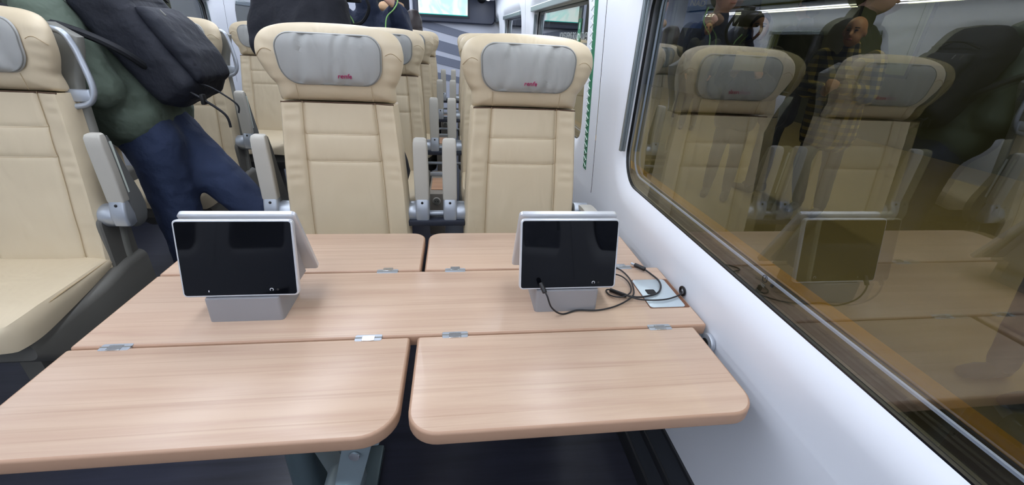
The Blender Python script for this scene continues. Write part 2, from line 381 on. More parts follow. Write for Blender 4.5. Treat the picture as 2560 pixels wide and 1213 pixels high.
bm=nb(); box(bm,XC-.62,.62,-4.06,-4.0,FLOOR,1.97); struct(obj('wall_back',bm,'bulk_white',smooth=False))
# outer skin of the carriage below/above the windows, seen only from other positions
bm=nb(); box(bm,.66,.68,-4,7.6,-.5,.80); box(bm,.66,.68,-4,7.6,1.43,2.1); struct(obj('wall_outer_right',bm,'train_dark',smooth=False))
bm=nb(); box(bm,XC-.68,XC-.66,-4,7.6,-.5,.80); box(bm,XC-.68,XC-.66,-4,7.6,1.43,2.1); struct(obj('wall_outer_left',bm,'train_dark',smooth=False))
# lamps of the carriage
for x,lab in ((-.42,'long white ceiling lamp above the aisle, nearer the big window'),(-.98,'long white ceiling lamp above the aisle, farther from the big window')):
    t=thing('ceiling_lamp',lab,'lamp',(x,.7,1.935),0,'ceiling lamps')
    bm=nb(); box(bm,-.10,.10,-4.69,4.69,.0,.014,.004); obj('housing',bm,'rack_grey',t)
    bm=nb(); box(bm,-.08,.08,-4.64,4.64,-.004,.0); obj('diffuser',bm,'lamp_face',t,False)
for s,lab in ((0,'luggage rack above the windows beside the platform, lit along its edge'),(1,'luggage rack above the far windows across the aisle, lit along its edge')):
    x0,x1=sorted((mirx(.515,s),mirx(.20,s)))
    t=thing('luggage_rack',lab,'rack',((x0+x1)/2,.7,1.575),0,'luggage racks')
    bm=nb(); box(bm,x0-(x0+x1)/2,x1-(x0+x1)/2,-4.69,4.69,0,.03,.008); obj('shelf',bm,'wall_white',t)
    e=(mirx(.20,s)-(x0+x1)/2); bm=nb(); box(bm,*sorted((e,e+(.02 if s==0 else -.02))),-4.69,4.69,.0,.07,.006); obj('front_rail',bm,'rail_alu',t)
    e=(mirx(.44,s)-(x0+x1)/2); bm=nb(); box(bm,e-.012,e+.012,-4.64,4.64,-.006,.0); obj('light_strip',bm,'lamp_face',t,False)
# ================================================================= FAR BULKHEAD
BY=5.62
bm=nb(); box(bm,-.40,.62,BY,BY+.05,FLOOR,1.97,.01); box(bm,-.44,-.40,BY-.03,BY+.05,FLOOR,1.97,.012)
struct(obj('wall_far',bm,'bulk_white'))
bm=nb(); box(bm,XC-.62,-1.02,BY,BY+.05,FLOOR,1.97,.01); struct(obj('wall_far_left',bm,'bulk_white'))
bm=nb(); box(bm,-1.02,-.44,7.5,7.55,FLOOR,1.97); struct(obj('door_1',bm,'bulk_band',smooth=False))
bm=nb()
for (za,zb,h) in ((1.345,1.262,.05),(1.175,1.09,.085),(1.0,.935,.06),(.80,.76,.04)):
    vs_=[bm.verts.new(p) for p in ((-.39,BY-.004,za+.03),(.6,BY-.004,zb-.13+.03),(.6,BY-.004,zb-.13-h),(-.39,BY-.004,za-h))]
    bm.faces.new(vs_)
bands=struct(obj('trim_5',bm,'bulk_band',smooth=False)); s_=bands.modifiers.new('s','SOLIDIFY'); s_.thickness=.003
tv=thing('wall_screen','wide dark framed information screen on the far end wall','screen',(.065,BY-.05,1.35))
def xzslab(bm,poly,ya,yb,bev=0):
    rings=[[(x,ya,z) for x,z in poly],[(x,yb,z) for x,z in poly]]
    if bev: rings=[[(x,ya,z) for x,z in inset(poly,bev)],[(x,ya+bev,z) for x,z in poly],[(x,yb,z) for x,z in poly]]
    return loft(bm,rings)
TT=tv.location
def tvp(name,bm,mat,sm=False): shift(bm,-TT); return obj(name,bm,mat,tv,sm)
tvp('housing',xzslab(nb(),rrect(-.39,.54,1.335,1.80,.05,8),BY-.075,BY,.012),'tv_housing',True)
tvp('bezel',xzslab(nb(),rrect(-.345,.245,1.385,1.75,.008,3),BY-.080,BY-.07),'tv_bezel')
tvp('picture',xzslab(nb(),rrect(-.335,.222,1.418,1.74,.003,2),BY-.082,BY-.079),'tv_picture')
tvp('picture_edge',xzslab(nb(),rrect(-.335,.222,1.410,1.418,.001,1),BY-.0821,BY-.079),'tv_teal')
cm=nb(); bmesh.ops.create_uvsphere(cm,u_segments=20,v_segments=12,radius=.05); shift(cm,(.38,BY-.07,1.60))
tag(obj('dome_camera',cm,'dark_hole'),'small black dome camera beside the bright wall screen','camera')
bm=nb(); box(bm,-1.01,-.45,5.64,5.68,1.90,1.96); 
struct(obj('trim_6',bm,'bulk_white',smooth=False))
# ================================================================= SEATS
def hwb(z):    # half width of the back by height above the floor of the carriage (absolute z)
    pts=[(.50,.180),(.66,.181),(.80,.176),(.92,.168),(1.045,.158)]
    for (a,b),(c,d) in zip(pts,pts[1:]):
        if z<=c: t=max(0,(z-a)/(c-a)); t=t*t*(3-2*t) if 0 else t; return b+(d-b)*t
    return .158
def yback(x,z):
    hw=hwb(z); u=abs(x)/hw
    y=(z-.65)*.085
    y-= .016*max(0,(u-.62)/.38)**1.0*(1 if u<.9 else max(0,1-((u-.9)/.1)**2*.8))
    y+= .006*math.exp(-((u-.61)/.03)**2)+.0
    # horizontal quilting between the two upright seams
    if u<.63:
        for zz in (.951,.873): y+=.0028*math.exp(-((z-zz)/.005)**2)
        y-= .0015*math.sin(PI*min(1,max(0,(z-.873)/.078)))+.003*(1-(u/.62)**2)
    w=noise.noise(Vector((x*9,z*5,3)))*.004+noise.noise(Vector((x*30,z*16,7)))*.0016
    if u>.62: w+=.0011*math.sin(z*150+math.sin(z*37)*2.5)*math.exp(-((u-.82)/.14)**2)*(1 if z>.8 else .4)
    return y+w
def make_seat(label,logo_x=.03,recline=0,shellw=-.014,right_arm=None,left_arm=None,handle=False,loc=(0,0,0),detail=True,seed=0):
    t=thing('train_seat',label,'seat',loc)
    # leather back
    bm=nb(); rows=[]; ZS=[.49+(1.036-.49)*k/84 for k in range(85)]
    for z in ZS:
        hw=hwb(z); m=70; ring=[]
        for k in range(m+1):
            x=-hw+2*hw*k/m; e=1-abs(x)/hw; rd=.0 if e>.06 else .018*(1-(e/.06))**2
            ring.append((x,yback(x,z)+rd,z))
        yb=(z-.65)*.085
        ring+= [(hw+.001,yb+.03,z),(hw-.004,yb+.062,z),(hw-.03,yb+.068,z),(0,yb+.07,z),(-hw+.03,yb+.068,z),(-hw+.004,yb+.062,z),(-hw-.001,yb+.03,z)]
        rows.append(ring)
    loft(bm,rows); back=obj('backrest',bm,'cream_leather',t)
    for s in (-1,1):
        bm=nb(); tube(bm,[(s*(.62*hwb(z)),yback(s*.62*hwb(z),z)-.0008-.003,z) for z in [.56+.48*k/60 for k in range(61)]],.0008,5); obj('seam',bm,'seam_thread',back)
    for zz in (.951,.873):
        bm=nb(); hx=.61*hwb(zz); tube(bm,[(-hx+2*hx*k/40,yback(-hx+2*hx*k/40,zz)-.0006,zz-.002*math.sin(k/40*PI)) for k in range(41)],.0008,5); obj('seam',bm,'seam_thread',back)
    # winged head piece
    half=[(x*.945,z-.006*(1 if z>1.1 else 0)) for x,z in [(.0,1.040),(.08,1.039),(.135,1.039),(.163,1.0395),(.167,1.058),(.167,1.08),(.178,1.105),(.190,1.130),(.198,1.158),(.198,1.182),(.191,1.205),(.172,1.224),(.135,1.236),(.09,1.241),(.04,1.243)]]
    pts=[(x,0,z) for x,z in half]+[(-x,0,z) for x,z in half[:0:-1]]
    # mirrored outline, smoothed
    sm=smoothpath(pts,4,True); out=[(p.x,p.z) for p in sm]
    def hy(x,z): 
        u=abs(x)/.198
        return .058-.034*max(0,(z-1.04)/.12 if z<1.16 else 1)*u**3.2-.012*min(1,(z-1.04)/.06) + max(0,z-1.19)*.12
    def hd(x,z): return noise.noise(Vector((x*14,z*14,seed)))*.003+.0015*math.sin(z*190+x*60)*math.exp(-((abs(x)-.165)/.02)**2)
    bm=nb(); puff(bm,out,hy,.040,.034,2.6,disp=hd,levels=(1,.985,.96,.92,.87,.8,.7,.6,.5,.38,.25,.12)); head=obj('head_piece',bm,'cream_leather',t)
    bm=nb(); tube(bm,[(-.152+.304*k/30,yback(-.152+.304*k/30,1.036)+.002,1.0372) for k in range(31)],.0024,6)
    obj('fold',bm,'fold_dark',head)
    for s in (-1,1):
        bm=nb(); tube(bm,[(s*.098,hy(.098,z)-.040-.0005,z) for z in (1.046,1.06,1.075,1.086)],.0007,5); obj('seam',bm,'seam_thread',head)
    for sg in (-1,1):
        bm=nb(); P_=[]
        for k in range(13):
            x=.142+(.183-.142)*k/12; z_=1.166+.008*math.sin(PI*k/12*1.1)-.010*(k/12)**2; q=min(1,x/.187); P_.append((sg*x,hy(x,z_)-.040*(max(0,1-q**5.2))**.5-.0012,z_))
        tube(bm,P_,.0009,5); obj('seam',bm,'seam_thread',head)
    # grey pillow
    pz0,pz1,pw=1.086,1.214,.137
    po=resample(rrect(-pw,pw,pz0,pz1,(.050,.050,.044,.044),8),.003); po=[(x*.97*(1-.05*(1.15-z)/.06*0.6),z) for x,z in po]
    def py(x,z): return hy(x,z)-.040
    folds=[(-.075,1,.006),(-.03,-1,.003),(.01,1,.0035),(.045,1,.003),(.088,-1,.005),(-.105,1,.002)] if seed%2==0 else [(-.06,1,.005),(-.09,-1,.0025),(.02,1,.002),(.062,1,.005),(.09,1,.003),(-.02,-1,.002)]
    def pd(x,z):
        y=0
        for fx,sg,am in folds:
            c=fx+sg*.02*((z-1.15)/.06)*.6; y+=1.5*am*math.exp(-((x-c)/.010)**2)*(.55+.45*abs((z-1.15)/.06))
        return y+noise.noise(Vector((x*20,z*9,seed+5)))*.003
    bm=nb(); puff(bm,po,py,.017,.004,1.5,disp=pd,levels=(1,.985,.965,.94,.9,.85,.79,.72,.64,.55,.46,.37,.28,.2,.12)); pil=obj('head_pillow',bm,'grey_leather',t)
    bm=nb(); tube(bm,[(x,py(x,z)-.0045,z) for x,z in inset(po,.0035)],.0017,6,True); obj('piping',bm,'pillow_piping',pil)
    if detail:
        tw=text_mesh('logo','renfe',.0175,'logo_red',pil,(logo_x-.018,0,1.1065),(PI/2,0,0),.18,.0012,bold=0)
        for v in tw.data.vertices:
            X=v.co.x+logo_x-.018; Z=v.co.y+1.1065
            s=max(abs(X)/pw,abs(Z-1.15)/.064); v.co.z+= -(py(X,Z)-.017*(max(0,1-min(1,s)**3))**.5+pd(X,Z)*min(1,(1-min(1,s))*8)-.0012)
    parts_back=[back,head,pil]
    # cushion
    bm=nb(); rows=[]
    for k in range(41):
        v=k/40; y=-.335+.355*v**1.3; q=max(0,(-.225-y)/.11); q=min(1,q)
        hwq=(.176+.006*math.sin(PI*v))*(.55+.45*math.sqrt(max(0,1-q**3)))
        ztop=.590-.050*(1-math.sqrt(max(0,1-q**2.2)))
        zb=.590-.022-.075*(1-v)**.8
        if v<.12: zb+=.02*(1-v/.12)
        ztop=max(ztop,zb+.004)
        ring=[]
        prof=[(-.97,.0),(-1.0,.45),(-.985,.8),(-.95,.96),(-.88,1.0),(-.5,.98),(0,.96),(.5,.98),(.88,1.0),(.95,.96),(.985,.8),(1.0,.45),(.97,.0)]
        for px,pzv in prof: ring.append((px*hwq,y,zb+(ztop-zb)*pzv))
        rows.append(ring)
    loft(bm,rows); cu=obj('seat_cushion',bm,'cream_leather',t)
    for s in (-1,1):
        bm=nb(); tube(bm,smoothpath([(s*.172,-.01,.584),(s*.176,-.10,.583),(s*.178,-.18,.582),(s*.172,-.25,.574),(s*.148,-.305,.560)],6),.0016,6); obj('piping',bm,'seam_thread',cu)
    # plastic under-tray
    bm=nb(); rows=[]
    for k in range(17):
        v=k/16; y=-.285+.385*v; w=(.160+.030*min(1,v*3)) if shellw<0 else (.158+.042*min(1,v*1.8)); zt=.500+.066*min(1,v/.8); z0=.400-.03*math.sin(PI*v)+.05*(1-min(1,v*5))
        rows.append([(x,y,z) for x,z in rrect(-w,w,z0,zt,.022,4)])
    loft(bm,rows); obj('under_tray',bm,'shell_dark',t)
    if shellw>0:
        for s in (-1,1):
            bm=nb(); ol=rrect(-.012,.095,.46,.715,(.04,.05,.045,.03),6)
            loft(bm,[[(s*x_,y+.06*(z-.5),z) for y,z in inset(ol,d)] for x_,d in ((.170,0),(.178,.0),(.182,.004))]); obj('side_panel',bm,'shell_dark',t)
    # back shell
    bm=nb(); rows=[]
    for k in range(24):
        z=.42+(1.205-.42)*k/23; yb=(z-.65)*.085; hw=(hwb(z)+shellw) if z<1.05 else .158+shellw+.026*min(1,(z-1.05)/.1)-.06*max(0,(z-1.17)/.035)**2
        th=.030
        rows.append([(x,y,z) for x,y in rrect(-hw,hw,yb+.048,yb+.050+th,.012,3)])
    loft(bm,rows); parts_back.append(obj('back_shell',bm,'shell_grey',t))
    # pedestal
    bm=nb(); box(bm,-.03,.03,-.17,-.05,FLOOR+.02,.42,.012); box(bm,-.10,.10,-.21,.0,FLOOR,FLOOR+.025,.008); obj('pedestal',bm,'shell_dark',t)
    bm=nb(); cyl(bm,(-.165,.03,.655),(.165,.03,.655),.012,12); obj('cross_bar',bm,'dark_beam',t)
    # armrests raised against the back
    for ax,inn in ((right_arm,-1),(left_arm,1)):
        if ax is None: continue
        a=bpy.data.objects.new('armrest',None); COL.objects.link(a); a.parent=t; a.location=(ax,0,.0); a.empty_display_size=.03
        def L(z): return .012
        bm=nb(); rows=[]
        for z,w,d0 in ((.754,.0205,.0),(.758,.0222,.0),(.85,.0222,.0),(.91,.0212,.0),(.934,.0205,.001),(.942,.0185,.005),(.945,.014,.010)):
            rows.append([(x,L(z)+y+d0,z) for x,y in rrect(-w,w,0,.026-d0,.0045,3)])
        loft(bm,rows); obj('pad',bm,'arm_pad',a)
        bm=nb(); rows=[]
        for z,w,y0,y1 in ((.664,.008,.040,.052),(.668,.013,.032,.064),(.678,.017,.027,.074),(.70,.0195,.025,.082),(.725,.0205,.024,.084),(.76,.0205,.024,.080),(.80,.0200,.024,.070),(.86,.0195,.024,.056),(.90,.0190,.024,.047),(.935,.0175,.022,.038),(.941,.013,.022,.030)):
            rows.append([(x,L(z)+y,z) for x,y in rrect(-w,w,y0,y1,.006,4)])
        loft(bm,rows); obj('outer_shell',bm,'arm_shell',a)
        bm=nb()
        for s in (-inn,):
            loft(bm,[[(s*.0188+dx,L(z)+y,z) for dx,y in ((-.002,.030),(.002,.030),(.002,.036),(-.002,.036))] for z in (.775,.92)])
        obj('edge_strip',bm,'arm_strip',a,False)
        bm=nb(); rows=[]
        for z,w,y0,y1 in ((.680,.016,.012,.034),(.686,.0205,.004,.040),(.712,.0215,.0,.042),(.738,.0212,.006,.038),(.756,.0212,.012,.034)):
            rows.append([(x,y,z) for x,y in rrect(-w,w,y0,y1,.007,3)])
        loft(bm,rows); br=obj('bracket',bm,'silver',a)
        bm=nb(); bmesh.ops.create_uvsphere(bm,u_segments=10,v_segments=8,radius=.0042); shift(bm,(0,.009,.746)); obj('screw',bm,'dark_hole',br)
        bm=nb(); cyl(bm,(inn*.014,.040,.706),(inn*(abs(ax)-.172),.040,.706),.034,24,.006); obj('pivot',bm,'silver',a)
    if handle:
        h=[(.145,.060,1.192),(.178,.062,1.184),(.193,.065,1.155),(.202,.066,1.118),(.211,.066,1.060),(.207,.066,1.028),(.188,.064,1.006),(.145,.06,.998)]
        bm=nb(); tube(bm,smoothpath(h,6),.0080,10,sx=1); g=obj('grab_handle',bm,'silver',t); parts_back.append(g)
        bm=nb(); box(bm,.145,.204,.058,.072,1.012,1.044,.004); obj('handle_bracket',bm,'silver',g)
    if recline:
        for p in parts_back:
            for q in [p]+[c for c in bpy.data.objects if c.parent==p]:
                for v in q.data.vertices:
                    if v.co.z>.6 or q.name.startswith('logo'): v.co.y+=recline*((v.co.z if not q.name.startswith('logo') else 1.1)-.6) if not q.name.startswith('logo') else 0
                if q.name.startswith('logo'): q.location.y+=recline*.5
    return t
ROWS=[1.25,2.13,3.02,3.93]
XA,XB=-.246,.284; XL=-1.105; XL2=-1.68
seatA=make_seat('cream leather seat facing the table, behind the left tablet',.034,0,-.014,.2195,-.229,loc=(XA,ROWS[0],0),seed=0)
seatB=make_seat('cream leather seat facing the table, right beside the window wall',.006,0,-.014,None,-.224,loc=(XB,ROWS[0],0),seed=1)
# folded-down outer armrest beside the window
arm=bpy.data.objects.new('armrest',None); COL.objects.link(arm); arm.parent=seatB; arm.location=(.216,0,.70); arm.empty_display_size=.03
bm=nb(); pp=smoothpath([(0,.02,.028),(0,-.01,.040),(.004,-.06,.038),(.010,-.13,.018),(.014,-.19,-.010)],6)
rows=[[(p.x+a*.021,p.y,p.z+b*.008) for a,b in ((-1,-1),(-1,.7),(-.8,1),(.8,1),(1,.7),(1,-1))] for p in pp]; loft(bm,rows); obj('pad',bm,'arm_pad',arm)
bm=nb(); cyl(bm,(-.035,.02,.02),(.012,.02,.02),.024,20,.004); obj('pivot',bm,'silver',arm)
def set_loc(o,x,y,label,group=None):
    o.location=(x,y,0); o['label']=label
    if group:o['group']=group
    return o
lab={1:'second row back',2:'third row back',3:'fourth row back, nearest the end wall'}
seatA['group']=seatB['group']='seats facing the camera, window side of the aisle'
for r in (1,2,3):
    set_loc(copy_tree(seatA),XA,ROWS[r],'cream leather aisle-side seat in the left-tablet column, '+lab[r])
    set_loc(copy_tree(seatB),XB,ROWS[r],'cream leather window-side seat in the right-tablet column, '+lab[r])
seatL=make_seat('large cream leather seat at the left edge with its arm rest raised',.03,.10,.006,.233,None,True,loc=(XL,1.22,0),seed=2)
seatL['group']='seats across the aisle'
set_loc(copy_tree(seatL),-1.135,2.13,'cream leather seat across the aisle, behind the bending person in green')
set_loc(copy_tree(seatL),-1.12,ROWS[2],'cream leather seat across the aisle with grey pillow, right of the navy backpack')
for r in (0,1,2):
    set_loc(copy_tree(seatA),XL2,ROWS[r],'cream leather seat by the far windows, '+('level with the table' if r==0 else ('second row' if r==1 else 'third row')),'seats across the aisle')
# consoles between the paired seats
def console(y,label):
    t=thing('seat_console',label,'console',(-.008,y,FLOOR),0,'consoles between the paired seats')
    bm=nb(); box(bm,-.034,.034,-.02,.33,.30,.500,.006); box(bm,-.02,.02,.1,.3,0,.28,.004); obj('body',bm,'console_grey',t)
    bm=nb(); box(bm,-.026,.026,.03,.20,.498,.5035,.002); obj('tray',bm,'tray_wood',t)
    bm=nb(); cyl(bm,(0,-.0245,.466),(0,-.018,.466),.0175,24,.002); s=obj('power_socket',bm,'arm_pad',t)
    bm=nb(); cyl(bm,(0,-.0255,.466),(0,-.0235,.466),.0135,20); q=obj('socket_well',bm,'shell_grey',s)
    bm=nb()
    for dx in (-.005,.005): cyl(bm,(dx,-.0265,.466),(dx,-.0250,.466),.0022,10)
    obj('pin_hole',bm,'dark_hole',s,False)
    bm=nb(); box(bm,-.040,.040,.235,.252,.500,.518,.004); obj('rail',bm,'silver',t)
    return t
console(1.80,'grey console with wood tray and power socket, seen between the front pair of seats')
console(2.69,'grey console with power socket in the gap, one row farther back')
console(3.58,'grey console with power socket, farthest back in the gap')
for r in range(4):
    t=thing('seat_beam','dark cross beam with silver tube under the paired seats, '+['front row','second row','third row','fourth row'][r],'beam',(.0165,ROWS[r]+.02,.60),0,'cross beams joining the paired seats')
    bm=nb(); box(bm,-.090,.090,-.02,.05,.070,.090,.004); obj('beam',bm,'dark_beam',t)
    bm=nb(); cyl(bm,(-.030,.012,.103),(.030,.012,.103),.009,16); obj('tube',bm,'silver',t)
    if r: bm=nb(); cyl(bm,(-.10,.04,.012),(.10,.04,.012),.008,14); obj('lower_tube',bm,'silver',t)
# ================================================================= TABLE
TZ=.73; TH=.024
table=thing('folding_table','wide wood-effect table with four fold-out leaves and metal hinges','table',(-.29,.745,FLOOR))
def TP(name,bm,mat,parent=None,mats=None,smooth=True):
    shift(bm,-table.location); return obj(name,bm,mat,parent or table,smooth,mats)
def board(name,poly,bev=.004):
    bm=nb(); slab(bm,poly,TZ-TH,TZ,bev,3)
    o=TP(name,bm,None,None,['table_wood','wood_edge'])
    for p in o.data.polygons: p.material_index=0 if p.normal.z>.9 and len(p.vertices)>8 else 1
    return o
xL,xR,xCe=-.559,.547,.578; yF,y1,y2,yR=.412,.6255,.863,1.0714
cp=rrect(xL,xCe,y1+.0012,y2-.0012,.006,3)
board('centre_panel',cp)
board('leaf',rrect(xL,-.0045,yF,y1-.0012,(.045,.055,.006,.006),8))
board('leaf',rrect(.0085,xR,yF-.001,y1-.0012,(.045,.045,.006,.006),8))
board('leaf',rrect(xL,-.0035,y2+.0012,yR,(.006,.006,.036,.04),8))
board('leaf',rrect(.0055,xR,y2+.0012,yR,(.006,.006,.04,.036),8))
for (hx,hy,s) in ((-.487,y1,1),(-.078,y1,1),(.0765,y1,1),(.476,y1,1),(-.487,y2,-1),(-.078,y2,-1),(.0765,y2,-1),(.486,y2,-1)):
    bm=nb(); slab(bm,rrect(hx-.0235,hx+.0235,hy-.0085,hy+.0085,.003,3),TZ-.003,TZ+.0006,.0003,1)
    h=TP('hinge',bm,'silver')
    bm=nb(); slab(bm,rrect(hx-.011,hx+.011,hy-.005*s-.004,hy-.005*s+.0095,.001,2),TZ,TZ+.0016,.0004,1); TP('hinge_tongue',bm,'steel',h)
    bm=nb(); tube(bm,[(hx-.0235,hy,TZ+.0006),(hx+.0235,hy,TZ+.0006)],.0011,8); TP('hinge_pin',bm,'shell_grey',h)
# power lid set in the centre panel
bm=nb(); slab(bm,rrect(.484,.580-.006,.688,.803,.004,3),TZ-.002,TZ+.0004,.0002,1); lid0=TP('power_recess',bm,'lid_recess')
bm=nb(); slab(bm,rrect(.486,.565,.690,.801,.007,4),TZ,TZ+.0016,.0006,2); lid=TP('power_lid',bm,'lid_silver')
bm=nb(); slab(bm,rrect(.500,.522,.738,.758,.003,3),TZ+.0014,TZ+.0020,.0002,1); TP('finger_hole',bm,'dark_hole',lid)
# column, foot, struts, wall bracket
bm=nb(); loft(bm,[[(-.29+x,.735+y,z) for x,y in rrect(-.032,.032,-.045,.045,.028,6)] for z in (FLOOR,.3,.5,TZ-TH)]); TP('column',bm,'column_metal')
bm=nb(); box(bm,-.36,-.14,.70,.90,FLOOR,FLOOR+.02,.008); TP('foot',bm,'column_metal')
bm=nb(); loft(bm,[[(x0+dx,y0+dy,z0) for dx,dy in ((-.021,-.006),(.021,-.006),(.021,.006),(-.021,.006))] for x0,y0,z0 in ((-.060,.440,.704),(-.072,.455,.66),(-.088,.470,.60),(-.115,.50,.50))])
st=TP('support_strut',bm,'bracket_metal')
bm=nb(); cyl(bm,(-.075,.445,.650),(-.0745,.449,.650),.0085,20,.001); TP('screw',bm,'steel',st)
bm=nb(); box(bm,-.086,-.032,.43,.455,.690,.706,.003); TP('strut_cap',bm,'bracket_metal',st)
bm=nb(); cyl(bm,(-.12,.478,.50),(-.12,.53,.50),.034,28,.004); loft(bm,[[(x+dx,y+dy,zz) for dx,dy in ((-.012,-.012),(.012,-.012),(.012,.012),(-.012,.012))] for x,y,zz in ((-.12,.515,.500),(-.20,.62,.485),(-.285,.725,.47))]); TP('strut_joint',bm,'bracket_metal')
bm=nb(); slab(bm,rrect(.530,.583,.64,.80,.012,4),.66,.706,.006); wb=TP('wall_bracket',bm,'bracket_metal')
bm=nb(); cyl(bm,(.584,.612,.697),(.574,.612,.697),.020,24,.003); TP('bracket_boss',bm,'silver',wb)
bm=nb(); cyl(bm,(.575,.612,.697),(.572,.612,.697),.010,20); TP('bracket_hole',bm,'dark_hole',wb)
# ================================================================= TABLETS (A-shaped double stands)
def tablet(cx,label,face,rear_dx):
    t=thing('tablet_stand',label,'tablet',(cx,.735,TZ),0,'double screen stands on the table')
    W=.0985
    # silver base box
    bm=nb(); loft(bm,[[(x,y,z) for x,y in rrect(-.0645*w,.0645*w,-.047,.045,.006,3)] for z,w in ((.0,1.0),(.047,.985),(.049,.97))]); obj('base',bm,'tablet_base',t)
    for s,nm in ((-1,'front'),(1,'rear')):
        # screen slab: bottom edge away from centre, top edge near centre
        zb,zt=(.051,.189) if s<0 else (.044,.197)
        yb=s*(.042 if s<0 else .085); yt=s*(.0095 if s<0 else .014)
        bvec=Vector((0,yt-yb,zt-zb)); Ln=bvec.length; e=bvec.normalized(); nrm=Vector((0,e.z,-e.y)) if s<0 else Vector((0,-e.z,e.y)) # inward
        nrm=Vector((0,abs(e.z)*(-s),0))+Vector((0,0,-abs(e.y)*1))
        def pt(u,v,d): 
            p=Vector((0,yb,zb))+e*v+nrm*d; p.x=u; return tuple(p)
        ol=rrect(-W,W,0,Ln,.008,5)
        bm=nb(); loft(bm,[[pt(u,v,.0) for u,v in inset(ol,.0015)],[pt(u,v,.0015) for u,v in ol],[pt(u,v,.009) for u,v in ol],[pt(u,v,.011) for u,v in inset(ol,.003)]])
        fr=obj('screen_frame',bm,'tablet_shell',t)
        ol2=inset(ol,.0035)
        bm=nb(); loft(bm,[[pt(u,v,-.0006) for u,v in ol2],[pt(u,v,.002) for u,v in ol2]]); gl=obj('display',bm,'screen_black',fr,False)
        if s<0:
            bm=nb(); loft(bm,[[pt(-.054+a*.0008,.0115+b*.0016,d) for a,b in ((-1,-1),(1,-1),(1,1),(-1,1))] for d in (-.0009,-.0003)]); obj('indicator',bm,'icon_white',gl,False)
            bm=nb(); tube(bm,[pt(.052+.0028*math.cos(a),.0125+.0026*math.sin(a),-.0008) for a in [PI*(-.25)+PI*1.5*k/12 for k in range(13)]],.0006,5); obj('headphone_mark',bm,'icon_white',gl,False)
            bm=nb(); cyl(bm,pt(.0625,.0125,-.0009),pt(.0625,.0125,.0),.0022,12); obj('jack',bm,'dark_hole',gl,False)
    # wedge body joining both screens under the ridge
    bm=nb(); loft(bm,[[(x,-.026,.050),(x,.050,.050),(x,.010,.182),(x,-.004,.182)] for x in (-.082,.082)]); obj('stand_body',bm,'tablet_base',t)
    return t
tablet(-.307,'left silver stand with a black tablet screen, no cable plugged in',0,0)
tablet(.301,'right silver stand with a black tablet screen and a cable plugged into it',0,0)
# ================================================================= CABLES
def cabobj(name,label,pts,r,plugs,cat='cable',mat='cable_black'):
    t=thing(name,label,cat,(.47,.74,TZ))
    bm=nb(); tube(bm,smoothpath(pts,8),r,8); shift(bm,-t.location); obj('cord',bm,mat,t)
    for nm,p,q,rr,mt in plugs:
        bm=nb(); cyl(bm,p,q,rr,14,rr*.3); shift(bm,-t.location); obj(nm,bm,mt,t)
    return t
z=TZ+.0035
cabobj('usb_cable','thin black cable plugged into the right tablet and coiled on the table',
  [(.242,.683,.800),(.252,.664,.786),(.264,.662,.758),(.290,.674,z),(.324,.685,z),(.365,.683,z),(.411,.696,z),(.453,.72,z+.004),(.473,.755,z+.001),(.482,.807,z),(.471,.851,z),(.438,.86,z),(.418,.836,z),(.457,.817,z+.003),(.470,.793,z+.003),(.468,.76,z+.003),(.453,.732,z+.006),(.430,.724,z+.003),(.412,.737,z),(.409,.755,z),(.417,.752,z+.004),(.44,.730,z+.006),(.471,.713,z+.003),(.524,.710,z+.003),(.569,.727,z+.003),(.580,.740,z+.002)],.0017,
  [('plug',(.2425,.685,.801),(.249,.668,.789),.0046,'cable_black')])
cabobj('charging_cable','black cable with a silver plug end lying across the white power lid',
  [(.530,.848,z+.004),(.541,.820,z+.002),(.547,.790,z+.002),(.540,.762,z+.002),(.522,.738,z+.002),(.497,.727,z+.002),(.470,.725,z+.001),(.448,.732,z+.001),(.435,.742,z+.001)],.0021,
  [('plug_body',(.517,.862,z+.004),(.534,.838,z+.004),.0052,'cable_black'),('plug_tip',(.511,.870,z+.004),(.518,.861,z+.004),.0027,'silver'),('inline_joint',(.418,.757,z+.001),(.447,.731,z+.001),.0042,'cable_black')])
bm=nb(); tube(bm,[(.582,.742+.010*math.cos(a),TZ+.006+.009*math.sin(a)) for a in [2*PI*k/16 for k in range(16)]],.0028,8,True)
tag(obj('cable_grommet',bm,'rubber'),'black rubber ring where the cable enters the wall by the lid','grommet')
# ================================================================= STICKERS
# green zigzag strip on the pillar
st=thing('wall_sticker','narrow green strip sticker with white zigzag on the window pillar','sticker',(wall_x(1.0)-.001,1.575,.775))
bm=nb(); zs=[.775+(1.56-.775)*k/30 for k in range(31)]
V=[[bm.verts.new((wall_x(zz)-.0012+dx,y,zz)) for dx,y in ((0,1.550),(0,1.588),(.001,1.588),(.001,1.550))] for zz in zs]
for a,b in zip(V,V[1:]):
    for k in range(4): bm.faces.new((a[k],a[(k+1)%4],b[(k+1)%4],b[k]))
shift(bm,-st.location); obj('strip',bm,'sticker_green',st,False)
bm=nb(); pts=[(wall_x(.775+.0175*k)-.0016,1.553 if k%2 else 1.585,.775+.013*k) for k in range(60)]
tube(bm,pts,.0016,4,sx=1); shift(bm,-st.location); obj('zigzag',bm,'sticker_white',st,False)
